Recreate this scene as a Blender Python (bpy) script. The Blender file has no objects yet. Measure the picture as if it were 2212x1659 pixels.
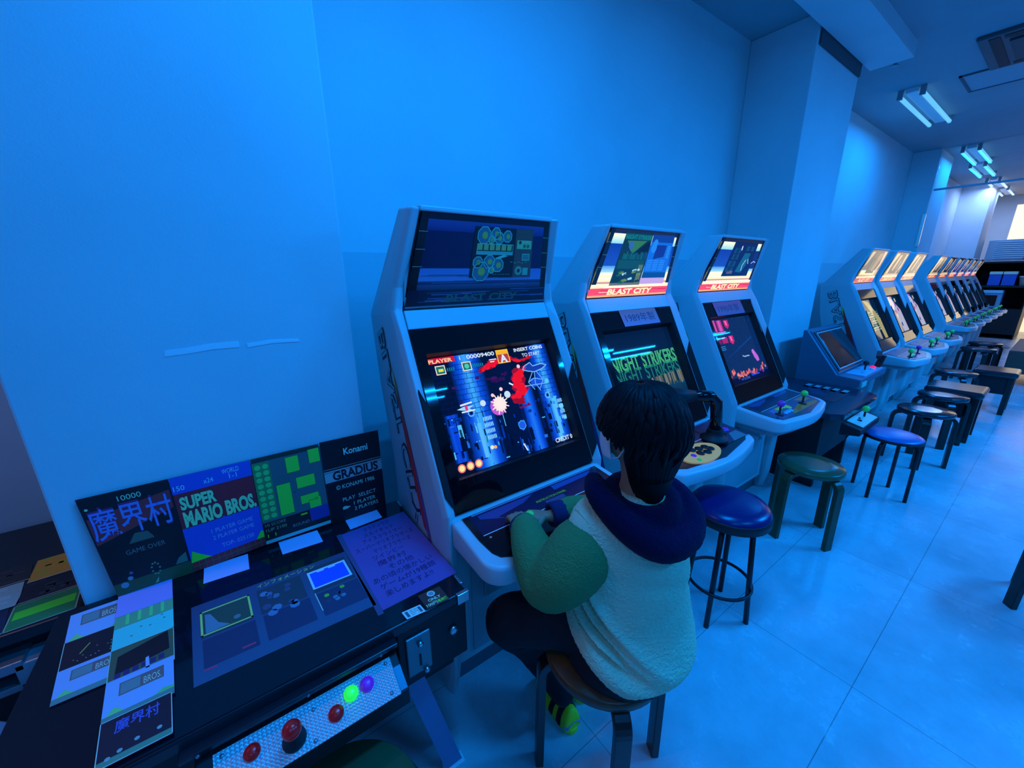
import bpy, math, random
from mathutils import Vector, Matrix, Euler, noise
sc = bpy.context.scene
COL = sc.collection
PI = math.pi
random.seed(7)

# ------------------------------------------------------------------ camera
cam_d = bpy.data.cameras.new('camera')
cam = bpy.data.objects.new('camera', cam_d)
COL.objects.link(cam)
R_ = Vector((0.81438812, -0.58025391, -0.00879692))
U_ = Vector((0.16426579, 0.21595579, 0.96248628))
F_ = Vector((0.55658667, 0.78528243, -0.27118770))
m = Matrix.Identity(4)
for i in range(3):
    m[i][0] = R_[i]; m[i][1] = U_[i]; m[i][2] = -F_[i]
m[2][3] = 1.5
cam.matrix_world = m
cam_d.sensor_width = 36.0
cam_d.lens = 842.0 / 2212.0 * 36.0
cam_d.clip_start = 0.02
cam_d.clip_end = 100
sc.camera = cam

# ------------------------------------------------------------------ view, world, lamps
sc.view_settings.view_transform = 'Standard'
sc.view_settings.look = 'None'
sc.view_settings.gamma = 1
sc.view_settings.use_curve_mapping = False
sc.view_settings.exposure = 0.0
w = bpy.data.worlds.new('world'); sc.world = w; w.use_nodes = True
w.node_tree.nodes['Background'].inputs[0].default_value = (0.004, 0.1, 0.4, 1)
w.node_tree.nodes['Background'].inputs[1].default_value = 0.3

BLUE = (0.001, 0.255, 1.0)
def area(name, loc, sx, sy, power, color=BLUE, rot=(0, 0, 0)):
    d = bpy.data.lights.new(name, 'AREA'); d.shape = 'RECTANGLE'
    d.size = sx; d.size_y = sy; d.energy = power; d.color = color
    o = bpy.data.objects.new(name, d); COL.objects.link(o)
    o.location = loc; o.rotation_euler = rot
    return o
# lamp rows: (x start, length, y, power per tube)
LAMPS = [(0.30, 1.25, 0.45, 29), (0.9, 1.25, -1.6, 20), (3.95, 1.25, -1.4, 70), (-1.3, 1.25, -1.6, 14),
         (5.80, 1.4, 1.35, 11), (9.05, 1.25, 1.30, 9), (10.5, 1.25, 1.38, 12), (12.5, 1.25, 1.38, 12),
         (14.0, 1.2, 1.38, 12), (5.2, 1.25, -1.5, 34), (8.0, 1.25, -1.5, 20), (11.0, 1.25, -1.5, 14)]
CEIL = 3.23

# ------------------------------------------------------------------ colour helpers
def s2l(c):
    c = c / 255.0
    return c / 12.92 if c <= 0.04045 else ((c + 0.055) / 1.055) ** 2.4
def lin(r, g, b): return (s2l(r), s2l(g), s2l(b))
ILL = (0.02, 0.28, 0.95)
def alb(r, g, b, k=1.0):
    """own colour of a thing that shows as r,g,b under the blue tubes"""
    l = lin(r, g, b)
    return tuple(min(0.95, max(0.002, l[i] / ILL[i] * k)) for i in range(3))

# ------------------------------------------------------------------ materials
MATS = {}
def mat(name, color=(0.8, 0.8, 0.8), rough=0.5, metal=0.0, spec=0.5, bump=None, emis=None, estr=0.0, coat=0.0, var=None, alpha=None, trans=None):
    if name in MATS: return MATS[name]
    M = bpy.data.materials.new(name); M.use_nodes = True
    nt = M.node_tree; b = nt.nodes['Principled BSDF']
    b.inputs['Base Color'].default_value = (*color, 1)
    b.inputs['Roughness'].default_value = rough
    b.inputs['Metallic'].default_value = metal
    b.inputs['Specular IOR Level'].default_value = spec
    b.inputs['Coat Weight'].default_value = coat
    if emis:
        b.inputs['Emission Color'].default_value = (*emis, 1)
        b.inputs['Emission Strength'].default_value = estr
    if trans: b.inputs['Transmission Weight'].default_value = trans
    if alpha is not None: b.inputs['Alpha'].default_value = alpha
    if bump or var:
        tc = nt.nodes.new('ShaderNodeTexCoord')
    if bump:
        sc_, st_, dist = bump
        n = nt.nodes.new('ShaderNodeTexNoise'); n.inputs['Scale'].default_value = sc_; n.inputs['Detail'].default_value = 3
        nt.links.new(tc.outputs['Object'], n.inputs['Vector'])
        bp = nt.nodes.new('ShaderNodeBump'); bp.inputs['Strength'].default_value = st_; bp.inputs['Distance'].default_value = dist
        nt.links.new(n.outputs['Fac'], bp.inputs['Height']); nt.links.new(bp.outputs['Normal'], b.inputs['Normal'])
    if var:
        sc_, lo = var
        n = nt.nodes.new('ShaderNodeTexNoise'); n.inputs['Scale'].default_value = sc_; n.inputs['Detail'].default_value = 4
        nt.links.new(tc.outputs['Object'], n.inputs['Vector'])
        mr = nt.nodes.new('ShaderNodeMapRange'); mr.inputs[1].default_value = 0.35; mr.inputs[2].default_value = 0.65
        mr.inputs[3].default_value = lo; mr.inputs[4].default_value = 1.0
        nt.links.new(n.outputs['Fac'], mr.inputs[0])
        mx = nt.nodes.new('ShaderNodeMix'); mx.data_type = 'RGBA'; mx.blend_type = 'MULTIPLY'; mx.inputs[0].default_value = 1.0
        mx.inputs[6].default_value = (*color, 1)
        nt.links.new(mr.outputs[0], mx.inputs[7]); nt.links.new(mx.outputs[2], b.inputs['Base Color'])
    MATS[name] = M
    return M

def art_mat(name, emit=0.0, rough=0.4, spec=0.5):
    if name in MATS: return MATS[name]
    M = bpy.data.materials.new(name); M.use_nodes = True
    nt = M.node_tree; b = nt.nodes['Principled BSDF']
    a = nt.nodes.new('ShaderNodeVertexColor'); a.layer_name = 'Col'
    b.inputs['Roughness'].default_value = rough
    b.inputs['Specular IOR Level'].default_value = spec
    if emit:
        nt.links.new(a.outputs['Color'], b.inputs['Emission Color'])
        b.inputs['Emission Strength'].default_value = emit
        b.inputs['Base Color'].default_value = (0.01, 0.01, 0.012, 1)
    else:
        nt.links.new(a.outputs['Color'], b.inputs['Base Color'])
    MATS[name] = M
    return M

WALL = mat('wall_paint', (0.78, 0.78, 0.78), 0.75, bump=(180, 0.25, 0.002), var=(1.3, 0.9))
WALL_DARK = mat('wall_lower_tone', (0.6, 0.62, 0.64), 0.7, bump=(160, 0.2, 0.002))
PLAST = mat('cabinet_plastic', (0.60, 0.60, 0.60), 0.32, bump=(300, 0.05, 0.0005))
PLAST2 = mat('cabinet_grey_panel', (0.40, 0.41, 0.43), 0.45)
BLACK = mat('black_gloss', (0.004, 0.004, 0.006), 0.05, spec=0.6)
BLACKM = mat('black_matte', (0.008, 0.009, 0.011), 0.55)
BLACKV = mat('black_laminate', (0.012, 0.014, 0.02), 0.3)
DARKGLASS = mat('table_glass', (0.006, 0.008, 0.014), 0.09, spec=0.4)
STEEL = mat('steel', (0.6, 0.6, 0.6), 0.3, metal=1.0)
STEELD = mat('dull_steel', (0.4, 0.42, 0.45), 0.45, metal=0.9)
GRILLE = mat('speaker_cloth', (0.006, 0.006, 0.008), 0.8)
BASEK = mat('kick_plate', (0.13, 0.13, 0.15), 0.6)
GREENB = mat('green_plastic', (0.15, 0.95, 0.12), 0.25)
GREENLIT = mat('green_lit_button', (0.1, 0.9, 0.1), 0.25, emis=(0.02, 0.9, 0.05), estr=0.75)
PURPLEB = mat('purple_plastic', (0.95, 0.05, 0.5), 0.3)
PURPLELIT = mat('purple_lit_button', (0.3, 0.02, 0.6), 0.3, emis=(0.10, 0.02, 0.30), estr=0.35)
REDB = mat('red_plastic', (0.9, 0.01, 0.01), 0.25, emis=(0.10, 0.003, 0.006), estr=0.25)  # faint glow added to plain red plastic, which is no lamp
REDLIT = mat('red_lit_button', (0.9, 0.02, 0.05), 0.3, emis=(1.0, 0.005, 0.12), estr=1.0)
VINYLBLUE = mat('blue_vinyl', (0.01, 0.16, 0.42), 0.3)
VINYLNAVY = mat('navy_vinyl', (0.002, 0.012, 0.11), 0.28)
WOODBLK = mat('dark_stained_wood', (0.03, 0.02, 0.015), 0.28, var=(6, 0.6))
WOODGRN = mat('olive_stained_wood', (0.14, 0.085, 0.03), 0.38, var=(9, 0.6))
WOODBRN = mat('brown_stained_wood', (0.20, 0.07, 0.02), 0.35, var=(14, 0.5))
TUBEBLK = mat('black_painted_tube', (0.01, 0.01, 0.012), 0.4)
WHITEP = mat('white_enamel', (0.8, 0.8, 0.8), 0.5)
TUBEM = mat('fluorescent_tube', (0.01, 0.01, 0.02), 0.4, spec=0.1, emis=(0.12, 0.52, 1.0), estr=1.1)
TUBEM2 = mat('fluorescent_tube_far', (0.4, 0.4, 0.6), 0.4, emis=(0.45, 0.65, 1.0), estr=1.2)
PRINT = art_mat('printed_paper', 0, 0.5)
PRINTG = art_mat('laminated_print', 0, 0.3, 0.25)
SCREEN = art_mat('crt_screen', 1.0, 0.025, 0.28)
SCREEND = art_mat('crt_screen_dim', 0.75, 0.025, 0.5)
MARQ = art_mat('lit_marquee', 1.25, 0.1, 0.5)
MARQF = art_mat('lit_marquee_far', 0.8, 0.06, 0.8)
MARQOFF = art_mat('unlit_marquee', 0, 0.18, 0.4)

# ------------------------------------------------------------------ mesh builder
class MB:
    def __init__(s):
        s.v = []; s.f = []; s.m = []; s.sm = []; s.cols = None
    def add(s, vs, fs, mi=0, smooth=False):
        o = len(s.v); s.v += [tuple(p) for p in vs]
        for f in fs:
            s.f.append([i + o for i in f]); s.m.append(mi); s.sm.append(smooth)
        return s
    def box(s, x0, x1, y0, y1, z0, z1, mi=0):
        v = [(x, y, z) for x in (x0, x1) for y in (y0, y1) for z in (z0, z1)]
        return s.add(v, [(0, 1, 3, 2), (4, 6, 7, 5), (0, 4, 5, 1), (2, 3, 7, 6), (0, 2, 6, 4), (1, 5, 7, 3)], mi)
    def obox(s, c, ax, ay, az, hx, hy, hz, mi=0):
        c = Vector(c); ax = Vector(ax).normalized(); ay = Vector(ay).normalized(); az = Vector(az).normalized()
        v = [c + ax * a * hx + ay * b * hy + az * d * hz for a in (-1, 1) for b in (-1, 1) for d in (-1, 1)]
        return s.add(v, [(0, 1, 3, 2), (4, 6, 7, 5), (0, 4, 5, 1), (2, 3, 7, 6), (0, 2, 6, 4), (1, 5, 7, 3)], mi)
    def prism(s, poly, fa, fb, mi=0, smooth=False):
        """poly: 2D points; fa, fb map (a,b)->3D for the two ends"""
        n = len(poly)
        v = [fa(*p) for p in poly] + [fb(*p) for p in poly]
        fs = [tuple(range(n))[::-1], tuple(range(n, 2 * n))]
        s.add(v, fs, mi)
        o = len(s.v) - 2 * n
        for i in range(n):
            j = (i + 1) % n
            s.f.append([o + i, o + j, o + n + j, o + n + i]); s.m.append(mi); s.sm.append(smooth)
        return s
    def xprism(s, yz, x0, x1, mi=0):
        return s.prism(yz, lambda a, b: (x0, a, b), lambda a, b: (x1, a, b), mi)
    def zprism(s, xy, z0, z1, mi=0, smooth=False):
        g0 = z0 if callable(z0) else (lambda a, b: z0); g1 = z1 if callable(z1) else (lambda a, b: z1)
        return s.prism(xy, lambda a, b: (a, b, g0(a, b)), lambda a, b: (a, b, g1(a, b)), mi, smooth)
    def rings(s, rings, mi=0, smooth=True, caps=True, closed=True):
        n = len(rings[0]); o = len(s.v)
        for r in rings: s.v += [tuple(p) for p in r]
        for k in range(len(rings) - 1):
            for i in range(n if closed else n - 1):
                j = (i + 1) % n
                s.f.append([o + k * n + i, o + k * n + j, o + (k + 1) * n + j, o + (k + 1) * n + i]); s.m.append(mi); s.sm.append(smooth)
        if caps:
            s.f.append([o + i for i in range(n)][::-1]); s.m.append(mi); s.sm.append(False)
            s.f.append([o + (len(rings) - 1) * n + i for i in range(n)]); s.m.append(mi); s.sm.append(False)
        return s
    def lathe(s, c, prof, n=32, mi=0, axis=(0, 0, 1), smooth=True):
        c = Vector(c); az = Vector(axis).normalized(); t = Vector((1, 0, 0)) if abs(az.x) < 0.9 else Vector((0, 1, 0))
        ax = az.cross(t).normalized(); ay = az.cross(ax)
        rs = [[c + az * z + (ax * math.cos(2 * PI * i / n) + ay * math.sin(2 * PI * i / n)) * max(r, 1e-5) for i in range(n)] for r, z in prof]
        return s.rings(rs, mi, smooth)
    def cyl(s, p0, p1, r0, r1=None, n=16, mi=0):
        p0 = Vector(p0); p1 = Vector(p1); d = p1 - p0
        return s.lathe(p0, [(r0, 0), (r0 if r1 is None else r1, d.length)], n, mi, d)
    def ball(s, c, r, n=20, mi=0):
        r = (r, r, r) if not hasattr(r, '__len__') else r
        k = n // 2; c = Vector(c)
        rs = []
        for j in range(k + 1):
            a = PI * j / k; z = -math.cos(a) * r[2]; q = max(math.sin(a), 1e-4)
            rs.append([(c.x + q * r[0] * math.cos(2 * PI * i / n), c.y + q * r[1] * math.sin(2 * PI * i / n), c.z + z) for i in range(n)])
        return s.rings(rs, mi, True)
    def tube(s, pts, r, n=12, mi=0, flat=None, up=(0, 0, 1), closed=False):
        """sweep; r number or list; flat=(w,h) gives a rounded rectangle section with w across `up`"""
        P = [Vector(p) for p in pts]; N = len(P); rs = []
        prev = None
        for i, p in enumerate(P):
            if closed: t = P[(i + 1) % N] - P[i - 1]
            else: t = P[min(i + 1, N - 1)] - P[max(i - 1, 0)]
            t.normalize()
            u = Vector(up) if prev is None else prev
            a = u - t * u.dot(t)
            if a.length < 1e-4: a = Vector((1, 0, 0)) - t * t.x
            a.normalize(); prev = a if flat is None else None
            b = t.cross(a); rr = r[i] if hasattr(r, '__len__') else r
            if flat:
                wv, hv = flat; q = [(-1, -1), (1, -1), (1, 1), (-1, 1)]
                rs.append([p + b * (x * wv / 2) + a * (y * hv / 2) for x, y in q])
            else:
                rs.append([p + (a * math.cos(2 * PI * k / n) + b * math.sin(2 * PI * k / n)) * rr for k in range(n)])
        if closed: rs.append(rs[0])
        return s.rings(rs, mi, flat is None, caps=not closed)
    def build(s, name, mats, parent=None, bevel=0, seg=2, sub=0, weld=False, loc=None):
        me = bpy.data.meshes.new(name)
        org = Vector((0, 0, 0))
        if parent is not None:
            q = parent
            while q is not None: org += q.location; q = q.parent
        elif loc is not None: org = Vector(loc)
        me.from_pydata([Vector(p) - org for p in s.v], [], s.f)
        if not hasattr(mats, '__len__'): mats = [mats]
        for q in mats: me.materials.append(q)
        me.polygons.foreach_set('material_index', s.m)
        me.polygons.foreach_set('use_smooth', s.sm)
        if s.cols:
            at = me.color_attributes.new('Col', 'FLOAT_COLOR', 'CORNER')
            flat = []
            for f, c in zip(s.f, s.cols):
                if hasattr(c[0], '__len__'):
                    for q in c: flat += [*q, 1]
                else:
                    for _ in f: flat += [*c, 1]
            at.data.foreach_set('color', flat)
        import bmesh
        if not s.cols:
            bm = bmesh.new(); bm.from_mesh(me); bmesh.ops.recalc_face_normals(bm, faces=bm.faces); bm.to_mesh(me); bm.free()
        me.update()
        o = bpy.data.objects.new(name, me); COL.objects.link(o)
        if parent is not None: o.parent = parent
        elif loc is not None: o.location = loc
        if bevel:
            b = o.modifiers.new('bevel', 'BEVEL'); b.width = bevel; b.segments = seg; b.limit_method = 'ANGLE'; b.angle_limit = math.radians(35)
        if sub:
            b = o.modifiers.new('sub', 'SUBSURF'); b.levels = sub; b.render_levels = sub
        return o

def thing(name, label, cat, loc, group=None):
    o = bpy.data.objects.new(name, None); COL.objects.link(o); o.location = loc
    o.empty_display_size = 0.1
    return tag(o, label, cat, group)
def tag(o, label, cat, group=None, kind=None):
    if label: o['label'] = label
    if cat: o['category'] = cat
    if group: o['group'] = group
    if kind: o['kind'] = kind
    return o
def struct(o, label=None):
    o['kind'] = 'structure'
    if label: o['label'] = label
    return o
def copy_tree(o, parent=None):
    c = o.copy(); COL.objects.link(c)
    if parent is not None: c.parent = parent
    for ch in o.children: copy_tree(ch, c)
    return c
bpy.context.view_layer.update()

# ------------------------------------------------------------------ flat artwork on a surface
FONT_CACHE = {}
def glyphs(txt, bold=0.0, spacing=1.0):
    key = (txt, bold, spacing)
    if key in FONT_CACHE: return FONT_CACHE[key]
    cu = bpy.data.curves.new('txt', 'FONT'); cu.body = txt; cu.size = 1; cu.offset = bold; cu.resolution_u = 3; cu.space_character = spacing
    o = bpy.data.objects.new('txt', cu); COL.objects.link(o)
    dg = bpy.context.evaluated_depsgraph_get(); me = o.evaluated_get(dg).to_mesh()
    vs = [(v.co.x, v.co.y) for v in me.vertices]; fs = [tuple(p.vertices) for p in me.polygons]
    bpy.data.objects.remove(o); bpy.data.curves.remove(cu)
    FONT_CACHE[key] = (vs, fs)
    return FONT_CACHE[key]

class Art:
    """flat printed or lit picture: unit square (u right, v down) on a parallelogram"""
    def __init__(s, tl, tr, bl, lift=0.0004):
        s.tl = Vector(tl); s.u = Vector(tr) - s.tl; s.w = Vector(bl) - s.tl
        s.n = s.w.cross(s.u).normalized(); s.mb = MB(); s.mb.cols = []; s.lift = lift
        s.asp = s.u.length / s.w.length
    def p(s, u, v, l): return s.tl + s.u * u + s.w * v + s.n * (s.lift * (l + 1))
    def poly(s, pts, col, l=1):
        s.mb.add([s.p(u, v, l) for u, v in pts], [tuple(range(len(pts)))]); s.mb.cols.append(col)
        return s
    def rect(s, u0, v0, u1, v1, col, l=0, cols=None):
        s.mb.add([s.p(u0, v0, l), s.p(u0, v1, l), s.p(u1, v1, l), s.p(u1, v0, l)], [(0, 1, 2, 3)])
        s.mb.cols.append([cols[0], cols[1], cols[1], cols[0]] if cols and len(cols) == 2 else (cols if cols else col))
        return s
    def hgrad(s, u0, v0, u1, v1, c0, c1, l=0): return s.rect(u0, v0, u1, v1, None, l, [c0, c0, c1, c1])
    def disc(s, u, v, r, col, l=1, n=14, a0=0, ry=None):
        ry = r if ry is None else ry
        return s.poly([(u + r * math.cos(a0 + 2 * PI * i / n), v + ry * s.asp * math.sin(a0 + 2 * PI * i / n)) for i in range(n)], col, l)
    def line(s, pts, wd, col, l=1):
        for (a, b), (c, d) in zip(pts, pts[1:]):
            dx, dy = (c - a), (d - b) / s.asp; L = math.hypot(dx, dy) or 1e-6
            nx, ny = -dy / L * wd / 2, dx / L * wd / 2 * s.asp
            s.poly([(a + nx, b + ny), (c + nx, d + ny), (c - nx, d - ny), (a - nx, b - ny)], col, l)
        return s
    def frame(s, u0, v0, u1, v1, wd, col, l=1):
        h = wd * s.asp
        s.rect(u0, v0, u1, v0 + h, col, l); s.rect(u0, v1 - h, u1, v1, col, l); s.rect(u0, v0, u0 + wd, v1, col, l); s.rect(u1 - wd, v0, u1, v1, col, l)
        return s
    def ring(s, u, v, r, wd, col, l=1, n=8, a0=PI / 8):
        pts = [(u + r * math.cos(a0 + 2 * PI * i / n), v + r * s.asp * math.sin(a0 + 2 * PI * i / n)) for i in range(n + 1)]
        return s.line(pts, wd, col, l)
    def text(s, t, u, v, h, col, l=2, w=None, bold=0.0, align='l', spacing=1.0, rot=0.0, shear=0.0):
        """baseline-left at u,v; h = cap height in v units; w = total width in u units if given"""
        vs, fs = glyphs(t, bold, spacing)
        if not vs: return s
        xs = [a for a, b in vs]; x0, x1 = min(xs), max(xs)
        ky = h / 0.7; kx = ky / s.asp
        if w: kx = w / (x1 - x0)
        W = (x1 - x0) * kx
        ou = u - (W / 2 if align == 'c' else W if align == 'r' else 0)
        out = []
        for a, b in vs:
            du, dv = (a - x0) * kx + shear * b * ky / s.asp, -b * ky
            if rot:
                c_, s_ = math.cos(rot), math.sin(rot); X = du * s.asp; Y = dv
                du, dv = (X * c_ - Y * s_) / s.asp, X * s_ + Y * c_
            out.append(s.p(ou + du, v + dv, l))
        s.mb.add(out, fs); s.mb.cols += [col] * len(fs)
        return s
    def build(s, name, material, parent=None, loc=None): return s.mb.build(name, material, parent, loc=loc)

# ================================================================== room
def slab(name, x0, x1, y0, y1, z0, z1, m_, label=None, bevel=0.0):
    return struct(MB().box(x0, x1, y0, y1, z0, z1).build(name, m_, bevel=bevel), label)

# floor material: pale vinyl tiles with faint seams and scuffs
FL = bpy.data.materials.new('vinyl_floor'); FL.use_nodes = True
nt = FL.node_tree; b = nt.nodes['Principled BSDF']; N = nt.nodes.new; L = nt.links.new
tc = N('ShaderNodeTexCoord'); mp = N('ShaderNodeMapping'); mp.inputs['Location'].default_value = (-1.215 + 0.45 * 3, -0.163 + 0.45, 0)
L(tc.outputs['Object'], mp.inputs['Vector'])
br = N('ShaderNodeTexBrick'); br.offset = 0; br.inputs['Scale'].default_value = 1; br.inputs['Brick Width'].default_value = 0.9
br.inputs['Row Height'].default_value = 0.45; br.inputs['Mortar Size'].default_value = 0.0018; br.inputs['Mortar Smooth'].default_value = 0.6
br.inputs['Color1'].default_value = (0.66, 0.67, 0.68, 1); br.inputs['Color2'].default_value = (0.62, 0.64, 0.66, 1); br.inputs['Mortar'].default_value = (0.3, 0.3, 0.3, 1)
L(mp.outputs['Vector'], br.inputs['Vector'])
n1 = N('ShaderNodeTexNoise'); n1.inputs['Scale'].default_value = 2.2; n1.inputs['Detail'].default_value = 6; n1.inputs['Roughness'].default_value = 0.65
L(tc.outputs['Object'], n1.inputs['Vector'])
r1 = N('ShaderNodeMapRange'); r1.inputs[1].default_value = 0.3; r1.inputs[2].default_value = 0.7; r1.inputs[3].default_value = 0.72; r1.inputs[4].default_value = 1.1
L(n1.outputs['Fac'], r1.inputs[0])
n2 = N('ShaderNodeTexNoise'); n2.inputs['Scale'].default_value = 9; n2.inputs['Detail'].default_value = 5; n2.inputs['Roughness'].default_value = 0.7
L(tc.outputs['Object'], n2.inputs['Vector'])
r2 = N('ShaderNodeMapRange'); r2.inputs[1].default_value = 0.60; r2.inputs[2].default_value = 0.72; r2.inputs[3].default_value = 0; r2.inputs[4].default_value = 0.45
L(n2.outputs['Fac'], r2.inputs[0])
mx = N('ShaderNodeMix'); mx.data_type = 'RGBA'; mx.blend_type = 'MULTIPLY'; mx.inputs[0].default_value = 1
L(br.outputs['Color'], mx.inputs[6]); L(r1.outputs[0], mx.inputs[7])
mx2 = N('ShaderNodeMix'); mx2.data_type = 'RGBA'; mx2.inputs[7].default_value = (0.95, 0.95, 0.95, 1)
L(r2.outputs[0], mx2.inputs[0]); L(mx.outputs[2], mx2.inputs[6]); L(mx2.outputs[2], b.inputs['Base Color'])
r3 = N('ShaderNodeMapRange'); r3.inputs[1].default_value = 0.3; r3.inputs[2].default_value = 0.7; r3.inputs[3].default_value = 0.14; r3.inputs[4].default_value = 0.34
L(n1.outputs['Fac'], r3.inputs[0]); L(r3.outputs[0], b.inputs['Roughness'])
b.inputs['Specular IOR Level'].default_value = 0.5
bpn = N('ShaderNodeBump'); bpn.inputs['Strength'].default_value = 0.15; bpn.inputs['Distance'].default_value = 0.004
n4 = N('ShaderNodeTexNoise'); n4.inputs['Scale'].default_value = 3.5; L(tc.outputs['Object'], n4.inputs['Vector'])
L(n4.outputs['Fac'], bpn.inputs['Height']); L(bpn.outputs['Normal'], b.inputs['Normal'])

slab('floor', -4, 16.3, -4, 2.6, -0.1, 0, FL)
slab('ceiling', -4, 16.3, -4, 2.6, CEIL, CEIL + 0.1, mat('ceiling_paint', (0.42, 0.42, 0.44), 0.8, var=(2, 0.9)))
# back wall of the two bays with a darker lower half
slab('wall_back', -0.47, 16, 1.88, 2.0, 1.6, CEIL, WALL)
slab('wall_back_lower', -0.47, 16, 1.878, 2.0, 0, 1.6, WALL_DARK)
slab('wall_left_bay', -4, -0.47, 2.12, 2.24, 0, CEIL, WALL)
slab('wall_left', -4.1, -4, -4, 2.3, 0, CEIL, WALL)
slab('wall_aisle', -4, 16.3, -4.1, -4, 0, CEIL, mat('aisle_wall', (0.22, 0.23, 0.25), 0.8))
slab('wall_pillar_near', -0.471, 0.330, 1.42, 2.12, 0, CEIL, WALL, bevel=0.006)
slab('wall_pillar_middle', 3.65, 4.55, 1.42, 1.88, 0, CEIL, WALL, bevel=0.006)
slab('duct_shadow_strip', 3.68, 4.54, 1.405, 1.42, 3.04, CEIL, mat('duct_shadow', (0.10, 0.10, 0.11), 0.9), 'dark strip painting the duct shadow at the head of the middle pillar')  # dark colour paints the shadow under the duct
slab('wall_pillar_far', 8.90, 9.80, 1.57, 1.88, 0, CEIL, WALL, bevel=0.006)
slab('wall_pillar_end', 13.3, 14.2, 1.42, 1.88, 0, CEIL, WALL, bevel=0.006)
slab('sun_streak_strip', 8.88, 8.902, 1.562, 1.60, 1.86, 2.33, mat('sun_streak_metal', (0.9, 0.85, 0.75), 0.15, metal=0.9), 'pale metal strip standing for a sunlight streak on the far pillar')  # added bright strip imitates a streak of sunlight on the pillar corner
# bulkhead along the pillar heads
slab('trim_2', 1.2, 4.72, 1.13, 1.40, 3.12, CEIL, WALL, 'painted duct along the ceiling above the pillar', bevel=0.004)
# smoke curtain: clear sheet hanging from the ceiling across the room
gl = mat('clear_sheet', (1.0, 1.0, 1.0), 0.03, trans=1.0, spec=0.3)
gl.node_tree.nodes['Principled BSDF'].inputs['IOR'].default_value = 1.05
sh = thing('smoke_curtain', 'clear smoke barrier sheet hanging from ceiling across the far aisle', 'smoke barrier', (8.95, -0.6, 2.66))
MB().box(8.946, 8.954, -3.9, 1.56, 2.68, CEIL).build('sheet', gl, sh)
MB().box(8.938, 8.962, -3.9, 1.56, 2.655, 2.682).build('bottom_rail', STEELD, sh)

# end wall with a bright window and glazed door
END = 16.0
slab('wall_end', END, END + 0.12, 1.25, 2.0, 0, CEIL, WALL)
slab('wall_end_top', END, END + 0.12, -4, 1.25, 3.02, CEIL, WALL)
slab('wall_end_low', END, END + 0.12, 0.62, 1.25, 0, 2.12, WALL)
slab('wall_end_aisle', END, END + 0.12, -4, -1.3, 0, 3.02, WALL)
wl = mat('daylight_pane', (0.5, 0.5, 0.5), 0.3, emis=(1.0, 0.78, 0.42), estr=1.05)
o = struct(MB().box(END + 0.03, END + 0.05, -1.3, 1.25, 2.2, 3.02).build('window_1', wl), 'bright daylit window high on the end wall')
o = struct(MB().box(END + 0.03, END + 0.05, -1.3, 0.62, 0.0, 2.12).build('door_1', wl), 'bright glazed entrance at the end of the aisle')
slab('trim_3', END, END + 0.1, -1.3, 1.25, 2.12, 2.2, WHITEP, 'white transom bar over the glazed entrance')
area('daylight', (END - 0.05, -0.35, 1.6), 2.2, 1.8, 3, (1.0, 0.72, 0.42), (0, math.radians(-90), PI)).rotation_euler = (0, math.radians(90), 0)

# ceiling lamps
for i, (x0, ln, y, pw) in enumerate(LAMPS):
    far = x0 > 11
    nm = ['over the child', 'over the aisle near the camera', 'over the aisle by the third cabinet', 'over the aisle left of the camera',
          'nearest of the visible row beyond the middle pillar', 'second of the visible ceiling row', 'third of the visible ceiling row',
          'fourth of the visible ceiling row', 'farthest of the visible ceiling row', 'over the aisle beyond the middle pillar',
          'over the far aisle before the rack', 'over the far aisle beside the rack'][i]
    t = thing('ceiling_lamp', 'twin tube fluorescent ceiling lamp, ' + nm, 'ceiling lamp', (x0 + ln / 2, y, CEIL), 'twin tube ceiling lamps')
    MB().box(x0, x0 + ln, y - 0.045, y + 0.045, CEIL - 0.045, CEIL).build('housing', WHITEP, t, bevel=0.006)
    for sgn in (-1, 1):
        yy = y + sgn * 0.082
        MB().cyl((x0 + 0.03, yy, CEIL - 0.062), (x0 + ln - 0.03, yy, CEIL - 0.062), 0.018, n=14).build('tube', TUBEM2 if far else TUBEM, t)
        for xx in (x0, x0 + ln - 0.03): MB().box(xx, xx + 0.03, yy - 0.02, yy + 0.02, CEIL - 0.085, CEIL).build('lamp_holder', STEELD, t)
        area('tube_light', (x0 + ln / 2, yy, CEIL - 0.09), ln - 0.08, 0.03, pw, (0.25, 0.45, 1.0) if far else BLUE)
# whiter lamp lighting the bay left of the near pillar
t = thing('ceiling_lamp', 'single white ceiling lamp in the bay behind the left desk', 'ceiling lamp', (-1.8, 1.7, CEIL))
MB().box(-2.4, -1.2, 1.66, 1.74, CEIL - 0.05, CEIL).build('housing', WHITEP, t)
MB().cyl((-2.37, 1.7, CEIL - 0.07), (-1.23, 1.7, CEIL - 0.07), 0.018).build('tube', mat('white_tube', (1, 1, 1), 0.4, emis=(1, 0.95, 1), estr=2), t)
area('white_tube_light', (-1.8, 1.7, CEIL - 0.1), 1.1, 0.03, 5, (1.0, 0.70, 0.85))

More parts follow.
